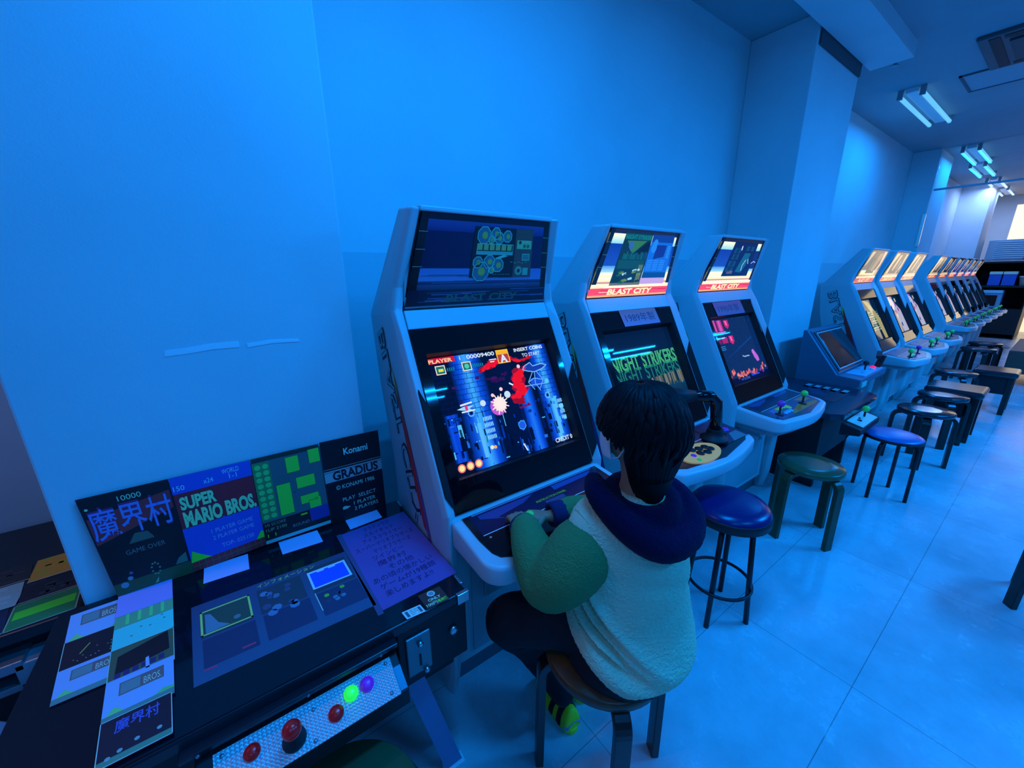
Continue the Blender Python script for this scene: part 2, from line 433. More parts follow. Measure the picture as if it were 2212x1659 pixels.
# ceiling air unit, hatch, sprinkler
t = thing('ceiling_air_unit', 'dark recessed square air unit in the ceiling', 'air unit', (5.45, 0.45, CEIL), None)
MB().box(5.05, 5.85, 0.02, 0.86, CEIL - 0.03, CEIL).build('frame', mat('air_frame', (0.09, 0.1, 0.11), 0.5), t, bevel=0.008)
MB().box(5.2, 5.7, 0.18, 0.70, CEIL - 0.045, CEIL - 0.03).build('grille', mat('air_grille', (0.06, 0.065, 0.07), 0.6), t)
sl = MB()
for k in range(4):
    a = [(5.09, 5.81, 0.74, 0.80), (5.09, 5.81, 0.06, 0.12), (5.09, 5.15, 0.15, 0.72), (5.75, 5.81, 0.15, 0.72)][k]
    sl.box(a[0], a[1], a[2], a[3], CEIL - 0.034, CEIL - 0.0295)
sl.build('louver', BLACKM, t)
t = thing('ceiling_hatch', 'flat ceiling hatch with a thin dark frame beyond the air unit', 'hatch', (6.15, 0.6, CEIL))
fr = MB(); 
for a in [(5.86, 6.42, 1.03, 1.05), (5.86, 6.42, 0.15, 0.17), (5.86, 5.88, 0.15, 1.05), (6.40, 6.42, 0.15, 1.05)]: fr.box(a[0], a[1], a[2], a[3], CEIL - 0.012, CEIL)
fr.build('frame', mat('hatch_frame', (0.12, 0.12, 0.14), 0.6), t)
MB().box(5.88, 6.40, 0.17, 1.03, CEIL - 0.006, CEIL).build('panel', mat('hatch_paint', (0.45, 0.45, 0.47), 0.8), t)
t = thing('sprinkler', 'small dark sprinkler head under the ceiling by the pillar', 'sprinkler', (4.95, 1.30, CEIL))
MB().cyl((4.95, 1.30, CEIL), (4.95, 1.30, CEIL - 0.05), 0.012).lathe((4.95, 1.30, CEIL - 0.055), [(0.03, 0), (0.03, 0.006)], 12).build('head', STEELD, t)

# ================================================================== arcade cabinets
VD = Vector((0, 0.4568, 0.8896)); NF = Vector((0, -0.8896, 0.4568)); P0 = Vector((0, 0.985, 0.77))
W = 0.71
MG = 0.046
KY, KZ = 1.300, 1.385
BACK = [(1.285, 1.705), (1.54, 1.36), (1.50, 1.10), (1.42, 0.80), (1.40, 0.0)]
def cab_art_marquee(a, lit, flyer):
    k = 1.0
    def c(r, g, b_): return lin(r, g, b_) if lit else tuple(q * 0.5 for q in lin(r, g, b_))
    if lit:
        bands = [(0, 0.06, (20, 30, 60), (20, 30, 60)), (0.06, 0.2, (240, 240, 200), (120, 200, 220)), (0.2, 0.52, (10, 50, 150), (20, 70, 170)),
                 (0.52, 0.62, (60, 130, 210), (150, 210, 230)), (0.62, 0.76, (255, 250, 200), (250, 230, 170)), (0.76, 0.79, (200, 160, 150), (190, 120, 130)),
                 (0.79, 0.86, (255, 245, 205), (255, 215, 170)), (0.86, 0.97, (235, 60, 80), (230, 70, 90)), (0.97, 1.0, (255, 170, 110), (255, 150, 90))]
    else:
        bands = [(0, 0.06, (3, 15, 50), (3, 15, 50)), (0.06, 0.17, (10, 50, 150), (5, 25, 110)), (0.17, 0.56, (2, 12, 70), (2, 12, 65)),
                 (0.56, 0.70, (15, 75, 190), (20, 85, 190)), (0.70, 0.74, (10, 40, 110), (5, 25, 90)), (0.74, 0.80, (10, 50, 120), (5, 30, 80)),
                 (0.80, 0.98, (3, 15, 55), (3, 18, 55)), (0.98, 1.0, (20, 80, 150), (20, 80, 150))]
    f = (lambda q: lin(*q)) if lit else (lambda q: alb(*q))
    for v0, v1, c0, c1 in bands: a.rect(0, v0, 1, v1, None, 0, [f(c0), f(c1)])
    rnd = random.Random(3)
    for k in range(26):
        u = rnd.random() * 0.9; v = rnd.choice([0.62, 0.66, 0.7, 0.73, 0.8, 0.83, 0.885, 0.9, 0.93]) + rnd.random() * 0.02; h = 0.004 + rnd.random() * 0.008
        cc = (255, 250, 225) if v < 0.86 else rnd.choice([(255, 200, 190), (200, 20, 60), (255, 120, 110)])
        if not lit: cc = (15, 60, 140)
        a.rect(u, v, min(0.99, u + 0.1 + rnd.random() * 0.3), v + h, f(cc), 1)
    a.rect(0, 0, 0.05, 0.8, f((3, 12, 30)), 2); a.rect(0.955, 0, 1, 0.8, f((3, 12, 30)), 2)
    for v in (0.18, 0.36, 0.54): a.rect(0.0, v, 0.06, v + 0.005, f((60, 110, 150)), 3); a.rect(0.95, v, 1, v + 0.005, f((60, 110, 150)), 3)
    if lit:
        a.text('BLAST CITY', 0.21, 0.965, 0.088, lin(255, 120, 90), 3, w=0.56, bold=0.05, shear=0.15)
        a.text('BLAST CITY', 0.21, 0.96, 0.082, lin(255, 245, 180), 4, w=0.56, bold=0.03, shear=0.15)
    else:
        a.text('BLAST CITY', 0.24, 0.945, 0.085, f((8, 60, 90)), 3, w=0.52, bold=0.03, shear=0.15)
    if flyer == 1:
        u0, v0, u1, v1 = 0.38, 0.10, 0.86, 0.665
        a.rect(u0, v0, u1, v1, f((3, 18, 40)), 4)
        a.rect(0.71, v0, u1, v1, f((18, 45, 70)), 5)
        O = f((25, 130, 175)); O2 = f((20, 90, 120)); O3 = f((12, 70, 130))
        for u, v, r in [(0.455, 0.19, 0.052), (0.545, 0.165, 0.036), (0.575, 0.215, 0.036), (0.64, 0.19, 0.036), (0.515, 0.235, 0.024),
                        (0.43, 0.49, 0.036), (0.515, 0.48, 0.042), (0.585, 0.52, 0.044), (0.46, 0.595, 0.062), (0.54, 0.58, 0.02)]:
            a.disc(u, v, r, O3 if r > 0.03 else O2, 5, 8, PI / 8); a.ring(u, v, r, 0.005, O, 6)
            a.disc(u + 0.005, v, r * 0.45, f((45, 110, 80)), 6, 7)
        for k in range(6): a.rect(0.415 + k * 0.046, 0.285, 0.452 + k * 0.046, 0.35, f((40, 110, 105)), 6)
        a.frame(0.41, 0.278, 0.695, 0.40, 0.004, O, 7); a.rect(0.41, 0.36, 0.69, 0.395, f((20, 110, 160)), 6)
        a.rect(0.725, 0.225, 0.85, 0.325, f((30, 120, 130)), 6); a.text('CONTROL', 0.765, 0.25, 0.022, f((70, 180, 190)), 7, w=0.075); a.disc(0.75, 0.25, 0.011, f((3, 30, 50)), 7)
        a.disc(0.79, 0.29, 0.012, f((10, 70, 80)), 7); a.disc(0.82, 0.29, 0.012, f((10, 70, 80)), 7)
        a.frame(0.775, 0.38, 0.84, 0.46, 0.004, O, 7); a.rect(0.78, 0.385, 0.835, 0.455, f((15, 80, 120)), 6)
        a.disc(0.755, 0.585, 0.03, f((20, 100, 135)), 6, 16); a.disc(0.755, 0.585, 0.012, f((3, 20, 40)), 7)
        a.rect(0.79, 0.55, 0.835, 0.64, f((20, 110, 150)), 6)
        a.poly([(0.55, 0.44), (0.62, 0.40), (0.66, 0.41), (0.6, 0.44)], O, 7)
        for k in range(7): a.rect(0.55 + k * 0.02, 0.625, 0.562 + k * 0.02, 0.633, O2, 7)
        for k in range(5): a.rect(0.68 + k * 0.03, 0.475 + (k % 2) * 0.01, 0.70 + k * 0.03, 0.485 + (k % 2) * 0.01, O2, 7)
    if flyer == 2:
        a.rect(0.20, 0.03, 0.58, 0.82, lin(8, 42, 50), 4)
        a.rect(0.20, 0.05, 0.58, 0.13, lin(8, 70, 85), 5)
        a.text('NIGHT STRIKER', 0.215, 0.125, 0.06, lin(15, 115, 115), 6, w=0.355, bold=0.02)
        a.poly([(0.25, 0.15), (0.52, 0.14), (0.36, 0.34)], lin(40, 105, 60), 5)
        a.poly([(0.28, 0.17), (0.34, 0.16), (0.355, 0.22), (0.33, 0.30), (0.29, 0.24)], lin(40, 90, 150), 6)
        a.poly([(0.36, 0.36), (0.54, 0.16), (0.57, 0.16), (0.56, 0.42), (0.26, 0.42)], lin(4, 14, 28), 6)
        rnd = random.Random(5)
        for k in range(16): a.rect(0.25 + k * 0.02, 0.30 + rnd.random() * 0.05, 0.265 + k * 0.02, 0.42, lin(12, 60 + rnd.randrange(40), 95), 7)
        a.rect(0.22, 0.43, 0.56, 0.56, lin(10, 65, 70), 5)
        for k in range(18):
            u, v = 0.24 + rnd.random() * 0.27, 0.57 + rnd.random() * 0.2
            a.poly([(u, v), (u + 0.05, v - 0.02), (u + 0.06, v + 0.015), (u + 0.01, v + 0.03)], rnd.choice([lin(150, 200, 215), lin(20, 80, 60), lin(10, 40, 40), lin(90, 120, 70)]), 7)
        a.rect(0.5, 0.5, 0.56, 0.78, lin(80, 100, 70), 6); a.rect(0.2, 0.78, 0.58, 0.82, lin(90, 100, 90), 6)
        a.rect(0.585, 0.04, 0.92, 0.62, lin(15, 95, 200), 4); a.rect(0.585, 0.04, 0.92, 0.15, lin(10, 55, 140), 5)
        a.rect(0.585, 0.62, 0.92, 0.71, lin(5, 65, 130), 4); a.rect(0.575, 0.71, 0.92, 0.81, lin(175, 150, 205), 4)
        a.poly([(0.68, 0.19), (0.83, 0.19), (0.82, 0.37), (0.67, 0.41)], lin(12, 40, 130), 6)
        a.disc(0.65, 0.17, 0.035, lin(30, 120, 215), 6, 10); a.disc(0.645, 0.24, 0.04, lin(30, 120, 215), 6, 10)
        for k in range(18): a.rect(0.60 + (k % 3) * 0.09, 0.42 + (k // 3) * 0.03, 0.675 + (k % 3) * 0.09, 0.438 + (k // 3) * 0.03, lin(35, 120, 220), 6)
        for k in range(8): a.rect(0.85, 0.2 + k * 0.025, 0.895, 0.21 + k * 0.025, lin(45, 140, 230), 6)
    if flyer == 3:
        a.rect(0.30, 0.05, 0.86, 0.71, lin(3, 25, 80), 4); a.rect(0.86, 0.2, 0.955, 0.56, lin(8, 35, 110), 4)
        for (u, v, w_, h) in [(0.36, 0.16, 0.14, 0.1), (0.36, 0.28, 0.14, 0.1), (0.34, 0.41, 0.15, 0.11), (0.33, 0.54, 0.15, 0.08), (0.62, 0.12, 0.18, 0.09)]:
            a.rect(u, v, u + w_, v + h, lin(8, 60, 110), 5); a.disc(u + w_ / 2, v + h / 2, 0.03, lin(6, 40, 70), 6)
        a.poly([(0.62, 0.25), (0.76, 0.25), (0.74, 0.5), (0.68, 0.64), (0.55, 0.62)], lin(10, 85, 120), 5)
        a.line([(0.50, 0.12), (0.515, 0.2)], 0.02, lin(190, 215, 240), 6); a.line([(0.70, 0.38), (0.66, 0.5), (0.68, 0.6)], 0.012, lin(140, 190, 230), 6)
        a.line([(0.74, 0.36), (0.78, 0.46)], 0.012, lin(120, 180, 230), 6); a.line([(0.85, 0.45), (0.90, 0.41), (0.95, 0.43)], 0.01, lin(160, 170, 220), 6)
        a.rect(0.38, 0.60, 0.50, 0.66, lin(80, 80, 110), 6)
    if flyer == 4:  # cream streaks here paint reflected window light onto the header
        a.rect(0.05, 0.04, 0.95, 0.60, lin(10, 45, 80), 3); a.poly([(0.78, 0.03), (0.95, 0.03), (0.93, 0.45), (0.80, 0.74), (0.74, 0.74), (0.84, 0.4)], lin(235, 200, 180), 5); a.poly([(0.05, 0.05), (0.24, 0.05), (0.12, 0.4), (0.05, 0.5)], lin(190, 190, 170), 4)
        a.rect(0.30, 0.08, 0.72, 0.70, lin(15, 50, 70), 4); a.poly([(0.55, 0.1), (0.78, 0.08), (0.66, 0.66), (0.5, 0.6)], lin(150, 120, 110), 5)
        a.rect(0.36, 0.3, 0.5, 0.6, lin(40, 90, 100), 5); a.rect(0.84, 0.06, 0.95, 0.78, lin(200, 170, 150), 3)
    if flyer == 5:  # warm pale slanted shapes are painted window reflections
        a.rect(0.05, 0.04, 0.95, 0.74, lin(6, 28, 70), 3); a.poly([(0.06, 0.05), (0.30, 0.05), (0.16, 0.40), (0.20, 0.72), (0.06, 0.72)], lin(240, 205, 165), 4); a.poly([(0.78, 0.05), (0.93, 0.05), (0.90, 0.5), (0.76, 0.72), (0.70, 0.72), (0.82, 0.4)], lin(225, 190, 175), 4)
        a.rect(0.34, 0.06, 0.80, 0.64, lin(5, 30, 60), 4); a.poly([(0.36, 0.1), (0.52, 0.08), (0.44, 0.62), (0.36, 0.62)], lin(230, 190, 160), 5)
        a.poly([(0.6, 0.3), (0.7, 0.25), (0.62, 0.66)], lin(110, 140, 190), 5)

def screen_shooter(a):
    a.rect(0, 0, 1, 1, lin(1, 6, 40), 0)
    rnd = random.Random(11)
    D = lin(0, 20, 90); B = lin(10, 80, 230); Cc = lin(60, 170, 255); Wt = lin(215, 235, 255); K = lin(0, 8, 45)
    def pipe(u0, u1, v0, v1, peak, edge=K, l=1):
        um = (u0 + u1) / 2
        for (a0, a1, c0, c1) in [(u0, u0 + (um - u0) * .55, edge, B), (u0 + (um - u0) * .55, um, B, peak), (um, um + (u1 - um) * .45, peak, B), (um + (u1 - um) * .45, u1, B, edge)]:
            a.hgrad(a0, v0, a1, v1, c0, c1, l)
    pipe(0.14, 0.40, 0.0, 1.0, Cc); pipe(0.80, 1.0, 0.0, 0.96, Cc); pipe(0.62, 0.76, 0.4, 1.0, lin(30, 120, 240)); pipe(0.02, 0.12, 0.5, 0.9, lin(10, 60, 210))
    a.hgrad(0.40, 0.0, 0.62, 1.0, K, lin(1, 10, 60), 1)
    for u0, u1, v0, v1 in [(0.0, 0.42, 0.08, 0.55), (0.78, 1.0, 0.05, 0.5)]:
        k = 0
        v = v0
        while v < v1:
            a.rect(u0, v, u1, v + 0.004, lin(2, 20, 80), 2)
            u = u0 + (0.03 if k % 2 else 0.06)
            while u < u1: a.rect(u, v, u + 0.003, v + 0.045, lin(2, 20, 80), 2); u += 0.065
            v += 0.045; k += 1
    for k in range(130):
        u, v = rnd.random(), 0.52 + rnd.random() * 0.46; w_ = rnd.choice([0.006, 0.01, 0.016, 0.03]); h = rnd.choice([0.01, 0.03, 0.06, 0.12])
        a.rect(u, v, min(1, u + w_), min(1, v + h), rnd.choice([D, lin(5, 50, 170), lin(30, 110, 230), lin(80, 190, 250), K, K]), 2)
    for uu in (0.235, 0.90):
        for r in range(4):
            for k in range(6): a.rect(uu + 0.055 + k * 0.012, 0.58 + r * 0.055, uu + 0.062 + k * 0.012, 0.615 + r * 0.055, lin(140, 220, 255), 4)
        a.rect(uu, 0.62, uu + 0.028, 0.92, lin(90, 185, 250), 3); a.rect(uu - 0.03, 0.6, uu - 0.018, 0.9, lin(20, 90, 200), 3)
        a.ring(uu - 0.02, 0.52, 0.022, 0.006, lin(120, 200, 250), 4, 12); a.disc(uu - 0.02, 0.52, 0.01, K, 5)
    red = lin(235, 15, 40)
    def cloud(path, r0, n, col, l):
        for k in range(n):
            t = rnd.random() * (len(path) - 1); i_ = int(t); f = t - i_
            u = path[i_][0] * (1 - f) + path[i_ + 1][0] * f; v = path[i_][1] * (1 - f) + path[i_ + 1][1] * f
            rr = r0 * (0.35 + rnd.random()) * (path[i_][2] * (1 - f) + path[i_ + 1][2] * f)
            a.disc(u + (rnd.random() - .5) * rr * 1.6, v + (rnd.random() - .5) * rr * 1.6, rr, col, l, 7, rnd.random() * 3, ry=rr * (0.45 + 0.4 * rnd.random()))
    cloud([(0.37, 0.17, 0.8), (0.48, 0.12, 1.3), (0.60, 0.09, 0.9), (0.72, 0.14, 0.6), (0.83, 0.11, 0.4)], 0.022, 110, lin(150, 8, 30), 3)
    cloud([(0.38, 0.17, 0.7), (0.48, 0.12, 1.2), (0.60, 0.09, 0.8), (0.72, 0.14, 0.5), (0.82, 0.11, 0.3)], 0.018, 110, red, 4)
    cloud([(0.76, 0.20, 0.5), (0.66, 0.27, 1.2), (0.64, 0.36, 1.3), (0.68, 0.43, 0.9), (0.58, 0.47, 1.1), (0.64, 0.54, 0.6)], 0.03, 120, lin(150, 8, 40), 3)
    cloud([(0.76, 0.20, 0.3), (0.66, 0.27, 1.0), (0.64, 0.36, 1.1), (0.68, 0.43, 0.7), (0.58, 0.47, 0.9)], 0.026, 120, red, 4)
    cloud([(0.58, 0.22, 0.6), (0.48, 0.30, 0.8), (0.40, 0.25, 0.4)], 0.02, 26, lin(45, 8, 80), 3)
    cloud([(0.60, 0.58, 0.5), (0.70, 0.56, 0.5)], 0.018, 22, lin(110, 8, 90), 3)
    for u, v, r in [(0.46, 0.26, 0.03), (0.14, 0.28, 0.02), (0.17, 0.41, 0.012), (0.33, 0.23, 0.02)]: a.disc(u, v, r, lin(60, 10, 90), 3, 7, ry=r * 0.5)
    a.line([(0.57, 0.33), (0.60, 0.355)], 0.012, Wt, 5)
    # player ship
    a.poly([(0.12, 0.47), (0.17, 0.455), (0.25, 0.46), (0.21, 0.48), (0.24, 0.50), (0.16, 0.485)], lin(160, 220, 255), 5)
    a.line([(0.15, 0.44), (0.24, 0.43)], 0.012, Wt, 5); a.line([(0.15, 0.50), (0.25, 0.50)], 0.01, Wt, 5); a.rect(0.18, 0.45, 0.2, 0.49, lin(220, 60, 120), 6)
    # explosion
    c = (0.45, 0.50)
    a.disc(c[0] - 0.02, c[1] + 0.02, 0.062, lin(190, 90, 210), 4, 16); a.disc(*c, 0.052, lin(255, 225, 220), 5, 16)
    for k in range(16):
        an = 2 * PI * k / 16; r = 0.060 + 0.014 * (k % 2)
        a.line([(c[0], c[1]), (c[0] + r * math.cos(an), c[1] + r * a.asp * math.sin(an))], 0.008, lin(255, 240, 235), 6)
    for u, v, r in [(0.53, 0.43, 0.026), (0.32, 0.46, 0.022), (0.41, 0.41, 0.013), (0.49, 0.37, 0.014), (0.69, 0.19, 0.015)]: a.disc(u, v, r, lin(200, 225, 255) if r > 0.02 else lin(255, 205, 220), 6, 12)
    # walker drawn in outline
    P_ = [(0.74, 0.20), (0.80, 0.17), (0.82, 0.21), (0.90, 0.20), (0.95, 0.22), (0.90, 0.25), (0.82, 0.27), (0.76, 0.25), (0.72, 0.23), (0.74, 0.20)]
    a.line(P_, 0.007, lin(120, 190, 255), 5); a.poly(P_[:-1], lin(20, 60, 170), 4)
    for q in [[(0.80, 0.27), (0.74, 0.36), (0.78, 0.44)], [(0.84, 0.27), (0.88, 0.36), (0.83, 0.44)], [(0.82, 0.27), (0.80, 0.38), (0.83, 0.46)], [(0.74, 0.36), (0.80, 0.33), (0.88, 0.36)], [(0.70, 0.39), (0.90, 0.40)]]: a.line(q, 0.006, lin(110, 180, 255), 5)
    a.poly([(0.76, 0.33), (0.86, 0.32), (0.88, 0.40), (0.76, 0.42)], lin(20, 80, 220), 4)
    a.disc(0.91, 0.38, 0.02, lin(90, 200, 235), 5, 8)
    a.poly([(0.55, 0.70), (0.61, 0.69), (0.61, 0.76), (0.58, 0.79), (0.555, 0.76)], lin(30, 90, 230), 5); a.ring(0.582, 0.735, 0.033, 0.005, Cc, 6, 6)
    a.line([(0.55, 0.90), (0.57, 0.97)], 0.01, Wt, 5); a.disc(0.30, 0.85, 0.014, Wt, 5); a.disc(0.325, 0.855, 0.012, lin(255, 180, 70), 5)
    for k in range(3):
        a.disc(0.05 + k * 0.062, 0.945, 0.028, lin(240, 120, 110), 5, 14); a.disc(0.05 + k * 0.062, 0.945, 0.02, lin(255, 235, 160), 6, 8)
    # head-up text
    a.rect(0.0, 0.0, 0.20, 0.05, lin(200, 20, 60), 3)
    a.text('PLAYER', 0.01, 0.045, 0.032, lin(255, 210, 160), 7, w=0.17, bold=0.03); a.text('1', 0.235, 0.045, 0.032, lin(240, 220, 255), 7, bold=0.03)
    a.text('00009400', 0.29, 0.046, 0.036, Wt, 7, w=0.225, bold=0.02)
    for u in (0.045, 0.24):
        a.frame(u, 0.07, u + 0.07, 0.15, 0.006, lin(255, 230, 210), 7); a.rect(u, 0.07, u + 0.07, 0.15, lin(20, 110, 110), 6)
        for k in range(4 if u < 0.1 else 6): a.rect(u + 0.08 + k * 0.015, 0.10, u + 0.088 + k * 0.015, 0.13, lin(10, 130, 150), 7)
    a.rect(0.065, 0.10, 0.1, 0.125, lin(230, 220, 60), 7); a.disc(0.275, 0.11, 0.018, lin(80, 200, 170), 7)
    a.rect(0.53, 0.005, 0.635, 0.135, lin(180, 60, 60), 6); a.rect(0.53, 0.005, 0.635, 0.05, lin(245, 180, 30), 7); a.frame(0.53, 0.005, 0.635, 0.135, 0.007, lin(255, 200, 60), 8)
    a.text('A', 0.583, 0.125, 0.07, Wt, 8, bold=0.04, align='c'); a.rect(0.46, 0.08, 0.52, 0.09, Wt, 7); a.rect(0.465, 0.10, 0.50, 0.11, Wt, 7)
    a.text('INSERT COINS', 0.69, 0.045, 0.033, lin(225, 240, 255), 7, w=0.27, bold=0.02); a.text('TO START', 0.75, 0.105, 0.033, lin(200, 220, 255), 7, w=0.17, bold=0.02)
    a.text('CREDIT 0', 0.83, 0.985, 0.04, Wt, 7, w=0.165, bold=0.02)

def screen_night(a):
    a.rect(0, 0, 1, 1, None, 0, [lin(3, 22, 55), lin(8, 40, 70)])
    g = lin(90, 240, 150)
    for t_, u, w_ in (('NIGHT', 0.03, 0.38), ('STRIKERS', 0.45, 0.54)):
        a.text(t_, u, 0.46, 0.17, g, 1, w=w_, bold=0.035)
        vs, fs = glyphs(t_, 0.035)
        a.text(t_, u, 0.60, 0.15, lin(40, 160, 130), 1, w=w_, bold=0.02)
    for k in range(20): a.rect(0, 0.285 + k * 0.0175, 1, 0.2925 + k * 0.0175, lin(4, 26, 58), 3)
    for k in range(40): a.rect(k * 0.025, 0.28, k * 0.025 + 0.003, 0.64, lin(4, 26, 58), 4)
    rnd = random.Random(2)
    for k in range(40):
        u = 0.35 + rnd.random() * 0.62; h = 0.03 + rnd.random() * 0.07
        a.rect(u, 0.62 - (u - 0.3) * 0.05, u + 0.02, 0.66 + h, rnd.choice([lin(120, 125, 130), lin(80, 90, 95), lin(60, 80, 60), lin(100, 100, 70)]), 5)
    a.rect(0, 0.72, 1, 1, None, 1, [lin(12, 60, 95), lin(4, 22, 50)])
    for k in range(60): a.rect(rnd.random() * 0.98, rnd.random() * 0.2, rnd.random() * 0.0 + 0, 0, lin(30, 60, 90), 1) if False else None
    a.line([(0.86, 0.86), (0.87, 0.90)], 0.01, lin(200, 225, 255), 6)

def screen_pink(a):
    a.rect(0, 0, 1, 1, None, 0, [lin(8, 38, 90), lin(8, 45, 100)])
    rnd = random.Random(9)
    for k in range(260):
        u, v = rnd.random() * 0.97, rnd.random() * 0.9; s_ = 0.006 + rnd.random() * 0.01
        a.rect(u, v, u + s_, v + s_, rnd.choice([lin(15, 60, 120), lin(5, 25, 70), lin(40, 60, 110), lin(10, 60, 90)]), 1)
    for k, (u, v, w_, h) in enumerate([(0.02, 0.02, 0.1, 0.17), (0.10, 0.01, 0.06, 0.18), (0.17, 0.02, 0.13, 0.17)]): a.hgrad(u, v, u + w_ / 2, v + h, lin(70, 5, 60), lin(230, 90, 200), 2); a.hgrad(u + w_ / 2, v, u + w_, v + h, lin(230, 90, 200), lin(110, 5, 60), 2)
    a.rect(0.0, 0.2, 0.32, 0.215, lin(190, 130, 240), 3)
    for v in (0.03, 0.28):
        a.poly([(0.34, v), (0.44, v), (0.44, v + 0.09), (0.39, v + 0.14), (0.34, v + 0.1)], lin(200, 30, 110), 3); a.poly([(0.36, v + 0.01), (0.40, v + 0.01), (0.40, v + 0.09), (0.37, v + 0.08)], lin(235, 110, 190), 4)
    a.rect(0.03, 0.29, 0.16, 0.38, lin(120, 15, 90), 3); a.rect(0.18, 0.29, 0.30, 0.38, lin(170, 30, 110), 3)
    for k in range(3): a.rect(0.03, 0.42 + k * 0.025, 0.2, 0.428 + k * 0.025, lin(60, 150, 230), 3)
    a.disc(0.78, 0.60, 0.035, lin(190, 110, 225), 3, 12); a.poly([(0.75, 0.6), (0.82, 0.6), (0.86, 0.68), (0.86, 0.75), (0.80, 0.76), (0.76, 0.68)], lin(190, 100, 220), 3)
    a.line([(0.50, 0.62), (0.55, 0.64), (0.60, 0.635), (0.66, 0.64)], 0.014, lin(150, 180, 220), 4)
    for k in range(60):
        u = rnd.random() * 0.96; v = 0.84 + rnd.random() * 0.08 - (0.06 if 0.1 < u < 0.2 or u > 0.85 else 0)
        a.poly([(u, v), (u + 0.03, v - 0.015), (u + 0.035, v + 0.025), (u + 0.005, v + 0.03)], rnd.choice([lin(230, 120, 110), lin(190, 60, 90), lin(240, 150, 100), lin(120, 60, 150)]), 4)
    a.rect(0.0, 0.92, 1.0, 1.0, lin(2, 10, 60), 3)
    a.text('1P', 0.06, 0.975, 0.035, lin(40, 100, 255), 5); a.text('HI SCORE', 0.30, 0.975, 0.035, lin(60, 120, 255), 5, w=0.2); a.rect(0.55, 0.93, 0.75, 0.95, lin(30, 80, 255), 5)

def screen_far(a, k):
    a.rect(0, 0, 1, 1, lin(8, 30, 60), 0)
    rnd = random.Random(k)
    if k == 4:
        for i in range(12):
            for j in range(9): a.rect(0.1 + i * 0.07, 0.3 + j * 0.055, 0.15 + i * 0.07, 0.33 + j * 0.055, rnd.choice([lin(120, 200, 160), lin(220, 230, 190), lin(60, 130, 110)]), 1)
        a.poly([(0.3, 0.0), (0.6, 0.05), (0.95, 0.5), (0.98, 1.0), (0.8, 1.0), (0.7, 0.5)], lin(190, 180, 120), 2)  # cream streak paints reflected daylight across the screen
    else:
        a.poly([(0.1, 0.0), (0.5, 0.0), (0.95, 0.4), (1.0, 1.0), (0.6, 1.0), (0.5, 0.45)], rnd.choice([lin(215, 190, 215), lin(200, 200, 230)]), 1)  # pale streak is a painted reflection of the window
        for i in range(10): a.rect(rnd.random() * 0.8, rnd.random() * 0.9, rnd.random() * 0.2 + 0.1, 0, lin(0, 0, 0), 1) if False else a.disc(rnd.random() * 0.9, rnd.random(), 0.05, rnd.choice([lin(190, 60, 150), lin(240, 220, 200), lin(40, 80, 160)]), 2, 7)

